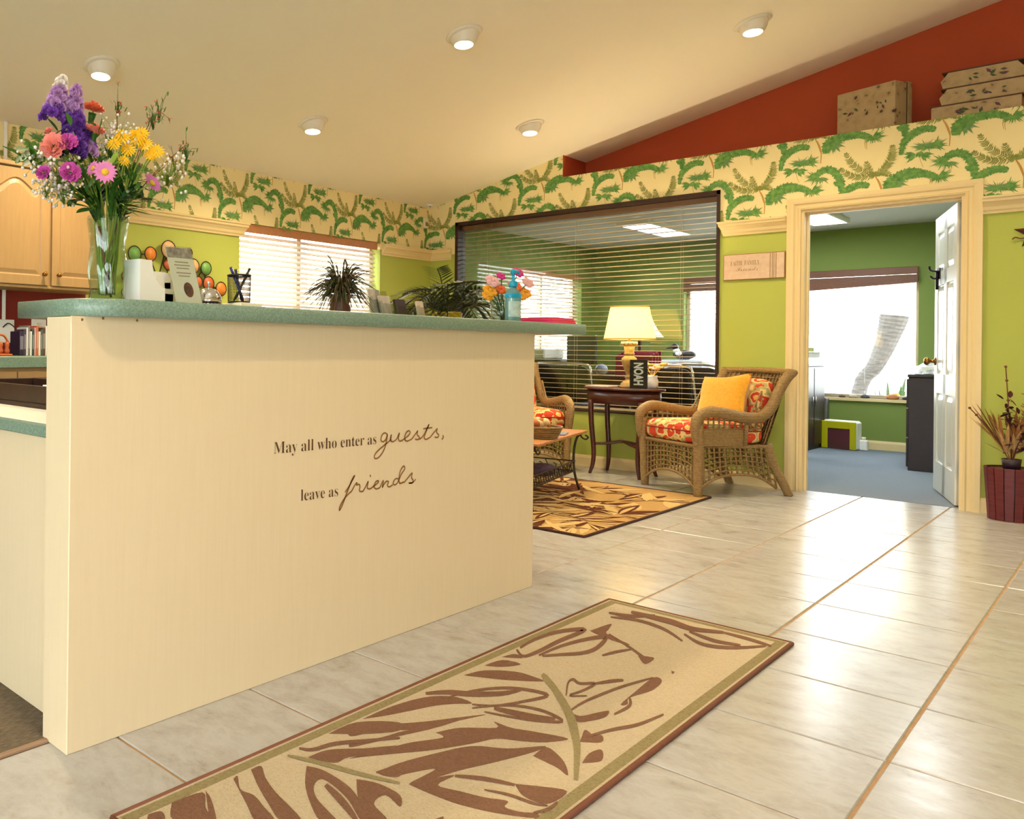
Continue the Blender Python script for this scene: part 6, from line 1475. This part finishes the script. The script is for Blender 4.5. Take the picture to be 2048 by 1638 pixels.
# ================================================================== INSIDE THE GLAZED OFFICE
def chair_office(label, x, y, rz, w=.27):
    t = thing('office_chair', label, 'chair', (x, y, .001), rz, group='black chairs in the glazed office')
    BKF = mat('black upholstery', (26, 18, 20), .6)
    for s in (-1, 1): MB().tube(bez([(s * w, .24, .0), (s * w, .25, .40), (s * w, .2, .45), (s * w, -.16, .46), (s * w, -.21, .60), (s * w * .96, -.25, .84)], 4), .011, 8).obj('frame_tube', M['chrome'], t); MB().tube([(s * w, -.16, .45), (s * w, -.24, 0)], .011, 8).obj('leg', M['chrome'], t)
    MB().tube(bez([(-w * .96, -.25, .82), (-w * .85, -.255, .87), (0, -.26, .885), (w * .85, -.255, .87), (w * .96, -.25, .82)], 4), .011, 8).obj('top_tube', M['chrome'], t)
    s_ = rbox(w * 1.9, .46, .07, e=.3).obj('seat', BKF, t); s_.location = (0, .02, .475)
    b_ = rbox(w * 1.86, .34, .05, e=.3).obj('backrest', BKF, t); b_.location = (0, -.235, .69); b_.rotation_euler = (R(-82), 0, 0)
chair_office('black chair with a chrome frame behind the glass at the left', P(1140, 740, Y=7.6).x, 7.62, R(6))
chair_office('black chair with a chrome frame behind the lamp and card', P(1345, 740, Y=7.6).x, 7.62, R(-4))
chair_office('black chair with a chrome frame nearest the right end of the glass', P(1392, 740, Y=8.25).x, 8.40, R(-4), .25)
od = thing('office_desk', 'dark cherry desk behind the slats of the glazed office', 'desk', (-3.98, 8.62, .001))
MB().cbox(-.85, .75, -.35, .35, .715, .745, .004).obj('desk_top', M['cherry'], od); MB().box(-.82, .72, -.33, -.30, .0, .715).obj('front_panel', M['cherry'], od)
for s in (-.82, .69): MB().box(s, s + .03, -.30, .33, 0, .715).obj('side_panel', M['cherry'], od)
lbk = thing('low_bookcase', 'low dark cherry bookcase behind the chairs at the right of the glass', 'bookcase', (-2.85, 9.25, .001))
MB().cbox(-.36, .36, -.17, .17, .0, .80, .004).obj('body', M['cherry'], lbk); MB().cbox(-.375, .375, -.185, .185, .80, .83, .004).obj('top', M['cherry'], lbk)
for k in (0, 1): d = MB().cbox(-.345 + .35 * k, -.005 + .35 * k, -.185, -.17, .05, .78, .003).obj('cabinet_door', M['cherry'], lbk); MB().tube([(-.05 + .1 * k, -.195, .4), (-.05 + .1 * k, -.195, .5)], .005, 6).obj('handle', M['nickel'], d)
cr = thing('credenza', 'dark cherry credenza under the rear office window', 'credenza', (-3.5, 10.42, .001))
MB().cbox(-1.3, .72, -.28, .28, .72, .75, .004).obj('top', M['cherry'], cr); MB().box(-1.28, .70, -.26, .28, 0, .72).obj('body', M['cherry'], cr)
for k in range(4): d = MB().cbox(-1.26 + .49 * k, -.79 + .49 * k, -.278, -.26, .06, .69, .003).obj('cabinet_door', M['cherry'], cr); MB().tube([(-1.20 + .49 * k, -.285, .5), (-1.20 + .49 * k, -.285, .6)], .006, 6).obj('handle', M['nickel'], d)
pr = thing('desktop_printer', 'black and white printer on the office desk beside the window', 'printer', (-4.55, 8.72, .7465), R(-10))
MB().cbox(-.2, .2, -.2, .2, 0, .16, .01).obj('body', mat('charcoal plastic', (44, 42, 52), .4), pr); MB().cbox(-.19, .19, -.19, .15, .16, .27, .012).obj('scanner_lid', M['white_plastic'], pr); MB().cbox(-.13, .13, -.30, -.2, .05, .06, .003).obj('paper_tray', M['white_plastic'], pr); MB().box(-.11, .11, -.28, -.17, .0605, .066).obj('paper', M['paper'], pr)
mo_ = thing('computer_monitor', 'black computer monitor on the office desk', 'monitor', (-4.1, 8.75, .7465), R(160))
MB().cbox(-.20, .20, -.02, .02, .10, .42, .008).obj('screen', M['black'], mo_); MB().tube([(0, .01, .01), (0, .02, .15)], .02, 8).obj('neck', M['black'], mo_); MB().cbox(-.11, .11, -.08, .08, 0, .012, .004).obj('base', M['black'], mo_)
ol = thing('table_lamp', 'white bell shade lamp with a duck base on the office credenza', 'lamp', (-4.16, 10.4, .7515))
MB().lathe([(.10, 0), (.10, .02), (.03, .03), (.02, .05), (.02, .42), (.03, .43)], 16).obj('column', M['cherry'], ol)
MB().lathe([(.26, .42), (.20, .50), (.15, .60), (.11, .72), (.107, .72), (.147, .60), (.197, .50), (.257, .42)], 28, cap=False).obj('shade', translucent('white bell shade', (240, 236, 226), .4), ol)
dkk = thing('duck_decoy', 'black and white duck decoy beside the bell lamp', 'ornament', (-3.62, 10.3, .9045), R(20))
MB().sphere((0, 0, .06), .07, 14, 8, (1.7, .8, .8)).obj('body', mat('black duck paint', (24, 26, 32), .4), dkk); MB().sphere((-.10, 0, .15), .04, 10, 8).obj('head', mat('black duck head', (18, 20, 26), .4), dkk); MB().tube([(-.13, 0, .145), (-.19, 0, .135)], [.016, .006], 8).obj('bill', mat('bill', (60, 60, 60), .4), dkk); MB().sphere((-.05, 0, .07), .05, 10, 8, (1.1, 1.15, .8)).obj('breast', M['white_plastic'], dkk); MB().tube([(-.07, 0, .08), (-.10, 0, .14)], [.035, .03], 8).obj('neck', M['white_plastic'], dkk)
wbx = thing('file_box', 'white file box on the credenza under the duck decoy', 'box', (-3.62, 10.3, .7515))
MB().cbox(-.2, .22, -.12, .12, 0, .14, .004).obj('body', mat('pale grey box', (206, 208, 222), .5), wbx); MB().cbox(-.205, .225, -.125, .125, .125, .152, .004).obj('lid', mat('pale grey lid', (216, 218, 230), .5), wbx)
rf = thing('file_rack', 'magenta desktop file rack at the right of the glazed office', 'file rack', (-3.45, 8.6, .7465))
MGT = mat('magenta plastic', (160, 24, 70), .4)
for k in range(4): MB().cbox(-.18, .18, -.12 + .07 * k, -.11 + .07 * k, 0, .20 + .02 * k, .003).obj('divider', MGT, rf)
MB().cbox(-.18, .18, -.12, .12, 0, .012, .003).obj('base', MGT, rf)
for k in range(3): MB().box(-.16, .15, -.10 + .07 * k, -.06 + .07 * k, .012, .22 + .015 * k).obj('files', mat('red files', (176, 40, 80), .6), rf)
bl = thing('paperweight', 'blue and white glass globe on the office desk', 'ornament', (-3.74, 8.42, .7465)); MB().sphere((0, 0, .06), .06, 16, 10).obj('globe', mat('blue white glass', (70, 96, 170), .1, (230, 234, 240), 14), bl); MB().lathe([(.03, 0), (.03, .012), (.02, .014)], 14).obj('foot', M['black'], bl)
# ================================================================== THROUGH THE DOOR
cl = thing('bookcase', 'dark espresso cabinet at the left inside the open door', 'cabinet', (-2.50, 10.1, .001))
MB().cbox(-.155, .145, -.35, .5, 0, .86, .004).obj('body', M['espresso'], cl); MB().cbox(-.158, .155, -.36, .52, .86, .89, .004).obj('top', M['espresso'], cl)
for k in range(2): d = MB().cbox(.145, .160, -.33 + .41 * k, .06 + .41 * k, .05, .84, .003).obj('cabinet_door', M['espresso'], cl); MB().tube([(.168, -.0 + .1 * k, .45), (.168, -.0 + .1 * k, .55)], .005, 6).obj('handle', M['nickel'], d)
for k, (x, y, z, lab, m) in enumerate(((-2.47, 9.95, .0, 'grey box file on the left cabinet inside the door', mat('grey card', (120, 116, 112), .6)), (-2.42, 10.02, .062, 'tilted white envelope box on the left cabinet', M['paper']))):
    t = thing('paper_box', lab, 'box', (x, y, .8915 + z), R(10 - 30 * k)); MB().cbox(-.09, .1, -.13, .13, 0, .055, .003).obj('body', m, t); MB().cbox(-.093, .103, -.133, .133, .045, .06, .003).obj('lid', m, t)
tag(MB().cbox(-.05, .05, -.02, .02, 0, .04, .003).obj('marker_box', mat('olive card', (150, 156, 90), .6)), 'small olive box sticking out over the envelope box', 'box').matrix_world = TR((-2.36, 10.0, 1.015), R(5))
rc_ = thing('file_cabinet', 'tall espresso cabinet behind the open white door', 'cabinet', (-1.20, 9.35, .001))
MB().cbox(-.22, .20, -.28, .28, 0, .80, .004).obj('body', M['espresso'], rc_); MB().cbox(-.225, .205, -.29, .29, .80, .825, .004).obj('top', M['espresso'], rc_)
for k in range(3): d = MB().cbox(-.235, -.22, -.26, .26, .03 + .255 * k, .275 + .255 * k, .003).obj('drawer', M['espresso'], rc_); MB().tube([(-.245, -.05, .16 + .255 * k), (-.245, .05, .16 + .255 * k)], .005, 6).obj('handle', M['nickel'], d)
wp_ = thing('wrapped_parcel', 'crinkled clear wrapped parcel on the cabinet behind the door', 'parcel', (-1.25, 9.3, .8265), R(15))
pm3 = MB(); rp = random.Random(4)
pm3.grid(lambda u, v: ((u - .5) * .34, (v - .5) * .4, .09 * (1 - (2 * u - 1) ** 4) * (1 - (2 * v - 1) ** 4) + .02 * rp.random()), 10, 10, smooth=False); pm3.obj('wrap', mat('crinkled white wrap', (214, 216, 214), .25, (120, 124, 122), 40), wp_); MB().cbox(-.14, .14, -.17, .17, 0, .07, .004).obj('carton', M['paper'], wp_)
fp = thing('flower_arrangement', 'red and green plant on the wrapped parcel behind the door', 'flowers', (-1.12, 9.22, .925))
for k in range(12): mb = MB(); a = k * 2.4; leafm(mb, (0, 0, 0), (.09 * math.cos(a), .09 * math.sin(a), .07 + .03 * (k % 3)), .014); mb.obj('leaf', GRN, fp)
MB().sphere((-.11, 0, .055), .034, 12, 8).obj('red_bloom', mat('red bloom', (214, 60, 24), .5), fp); MB().sphere((-.04, 0, .06), .03, 10, 8).obj('grey_bloom', mat('grey bloom', (120, 120, 116), .5), fp)
ly = thing('toy_theatre', 'lime yellow framed box with a dark front on the office floor', 'box', (-2.19, 10.45, .001), R(-12))
LIM = mat('lime yellow plastic', (190, 184, 20), .4)
MB().cbox(-.155, .155, .0, .13, .0, .30, .02).obj('shell', M['white_plastic'], ly); 
for (a, b, c, d) in ((-.155, -.10, .005, .29), (.10, .155, .005, .29), (-.10, .10, .215, .29)): MB().cbox(a, b, -.012, .004, c, d, .004).obj('frame', LIM, ly)
MB().box(-.10, .10, -.004, .003, .005, .215).obj('front_panel', mat('dark brown panel', (70, 52, 34), .5, (110, 40, 60), 6), ly)
sbx = thing('white_jug', 'small white jug beside the lime framed box on the floor', 'jug', (-1.995, 10.52, .001)); MB().cbox(-.035, .035, -.03, .03, 0, .11, .01).obj('body', M['white_plastic'], sbx); MB().tube([(-.0, 0, .11), (0, 0, .14)], .018, 10).obj('cap', M['cream_paper'], sbx)
gb = tag(MB().cbox(-2.52, -2.335, 10.62, 10.735, .001, .52, .004).obj('floor_safe', mat('grey steel', (110, 108, 104), .5)), 'grey steel box standing under the left of the office window', 'box')
for i, (px, r_, col, lab) in enumerate(((1684, .03, (90, 70, 62), 'dark brown rock left on the office window sill'), (1706, .035, (176, 166, 150), 'pale rock on the office window sill'), (1730, .04, (70, 74, 84), 'flat blue grey rock on the office window sill'), (1785, .055, (190, 128, 84), 'largest orange rock on the office window sill'), (1812, .03, (40, 40, 44), 'black rock at the right end of the office window sill'))):
    p = P(px, 790, Y=YO + .03); mb = MB(); rp = random.Random(i); mb.sphere((0, 0, 0), 1, 9, 6); mb.v = [tuple(Vector(v) * (1 + rp.uniform(-.12, .12))) for v in mb.v]
    tag(mb.obj('sill_rock', mat('rock %d' % i, col, .8)), lab, 'rock', 'rocks on the office window sill').matrix_world = Matrix.Translation((p.x, YO + .03, RZ0 + r_ * .45)) @ Matrix.Diagonal((r_, .03, r_ * .55, 1))
# ================================================================== OUTSIDE
pt_ = thing('palm_tree', 'curved grey palm trunk outside the office window', 'palm tree', P(1705, 800, Y=14.0))
bl_ = pt_.location.copy(); bl_.z = -.2; pt_.location = bl_
tp_ = [(1700, 806), (1722, 770), (1748, 735), (1766, 700), (1779, 665), (1788, 635), (1792, 600), (1797, 560), (1800, 480), (1802, 380)]
tr_ = [.085, .09, .10, .12, .145, .17, .165, .15, .15, .14]
TRK = mat('palm bark', (70, 64, 62), .9, (100, 94, 90), 10, (1, 1, 5), bumps=.6, bscale=30)
pth = [P(a, b, Y=14.0) - bl_ for a, b in tp_]; pth[0].z = 0
sm3 = bez(pth, 8); rad = []
for i in range(len(sm3)):
    f = i / (len(sm3) - 1) * (len(tr_) - 1); k = min(int(f), len(tr_) - 2); rad.append(.9 * (tr_[k] + (tr_[k + 1] - tr_[k]) * (f - k)) * (1 + .07 * (i % 2)))
kk = 41; tm = MB(); tm.tube(sm3[:kk + 1], rad[:kk + 1], 14, smooth=False); tm.obj('trunk', TRK, pt_)
tm = MB(); tm.tube(sm3[kk:], [r_ * .95 for r_ in rad[kk:]], 14, smooth=False); tm.obj('dead_frond_skirt', mat('dead fronds paled as in glare', (214, 196, 166), .9, (230, 214, 186), 12), pt_)  # dead frond skirt; its colour is paled so it washes out like glare
for k in range(16):
    a = k * 2.4; e = .2 + .5 * ((k * 7) % 5) / 5; L = 1.5; s0 = sm3[-1]; d = Vector((math.cos(a) * math.cos(e), math.sin(a) * math.cos(e), math.sin(e))); mb = MB(); ra = bez([s0, s0 + d * L * .5 + Vector((0, 0, .1)), s0 + d * L + Vector((0, 0, -.5))], 6); mb.tube(ra, .015, 4)
    for i in range(2, len(ra)):
        t = (ra[i] - ra[i - 1]).normalized(); sd = t.cross(Vector((0, 0, 1))).normalized()
        for s in (-1, 1): leafm(mb, ra[i], ra[i] + sd * s * .4 + t * .25, .03, .1)
    mb.obj('frond', GRN2, pt_)
ag = thing('agave_plant', 'green spiky plant outside the office window', 'plant', P(1777, 800, Y=12.5)); l_ = ag.location.copy(); l_.z = -.2; ag.location = l_
mb_a = [MB() for _ in range(14)]
for k, mb in enumerate(mb_a): a = k * 2.4; leafm(mb, (0, 0, .05), (.16 * math.cos(a), .16 * math.sin(a), .95 - .02 * k), .035); mb.obj('leaf', mat('agave green', (60, 84, 36), .6) if k == 0 else bpy.data.materials['agave green'], ag)
yb_ = thing('yellow_shrub', 'yellow flowering shrub outside the office window', 'plant', P(1822, 800, Y=11.9)); l_ = yb_.location.copy(); l_.z = -.2; yb_.location = l_
mb = MB(); rp = random.Random(8)
for k in range(40): mb.sphere((rp.gauss(0, .06), rp.gauss(0, .08), .62 + rp.gauss(0, .06)), .04, 6, 4)
mb.obj('blooms', mat('yellow bloom', (150, 110, 4), .8), yb_); MB().tube([(0, 0, 0), (0, 0, .62)], .02, 6).obj('stem', GRN2, yb_)
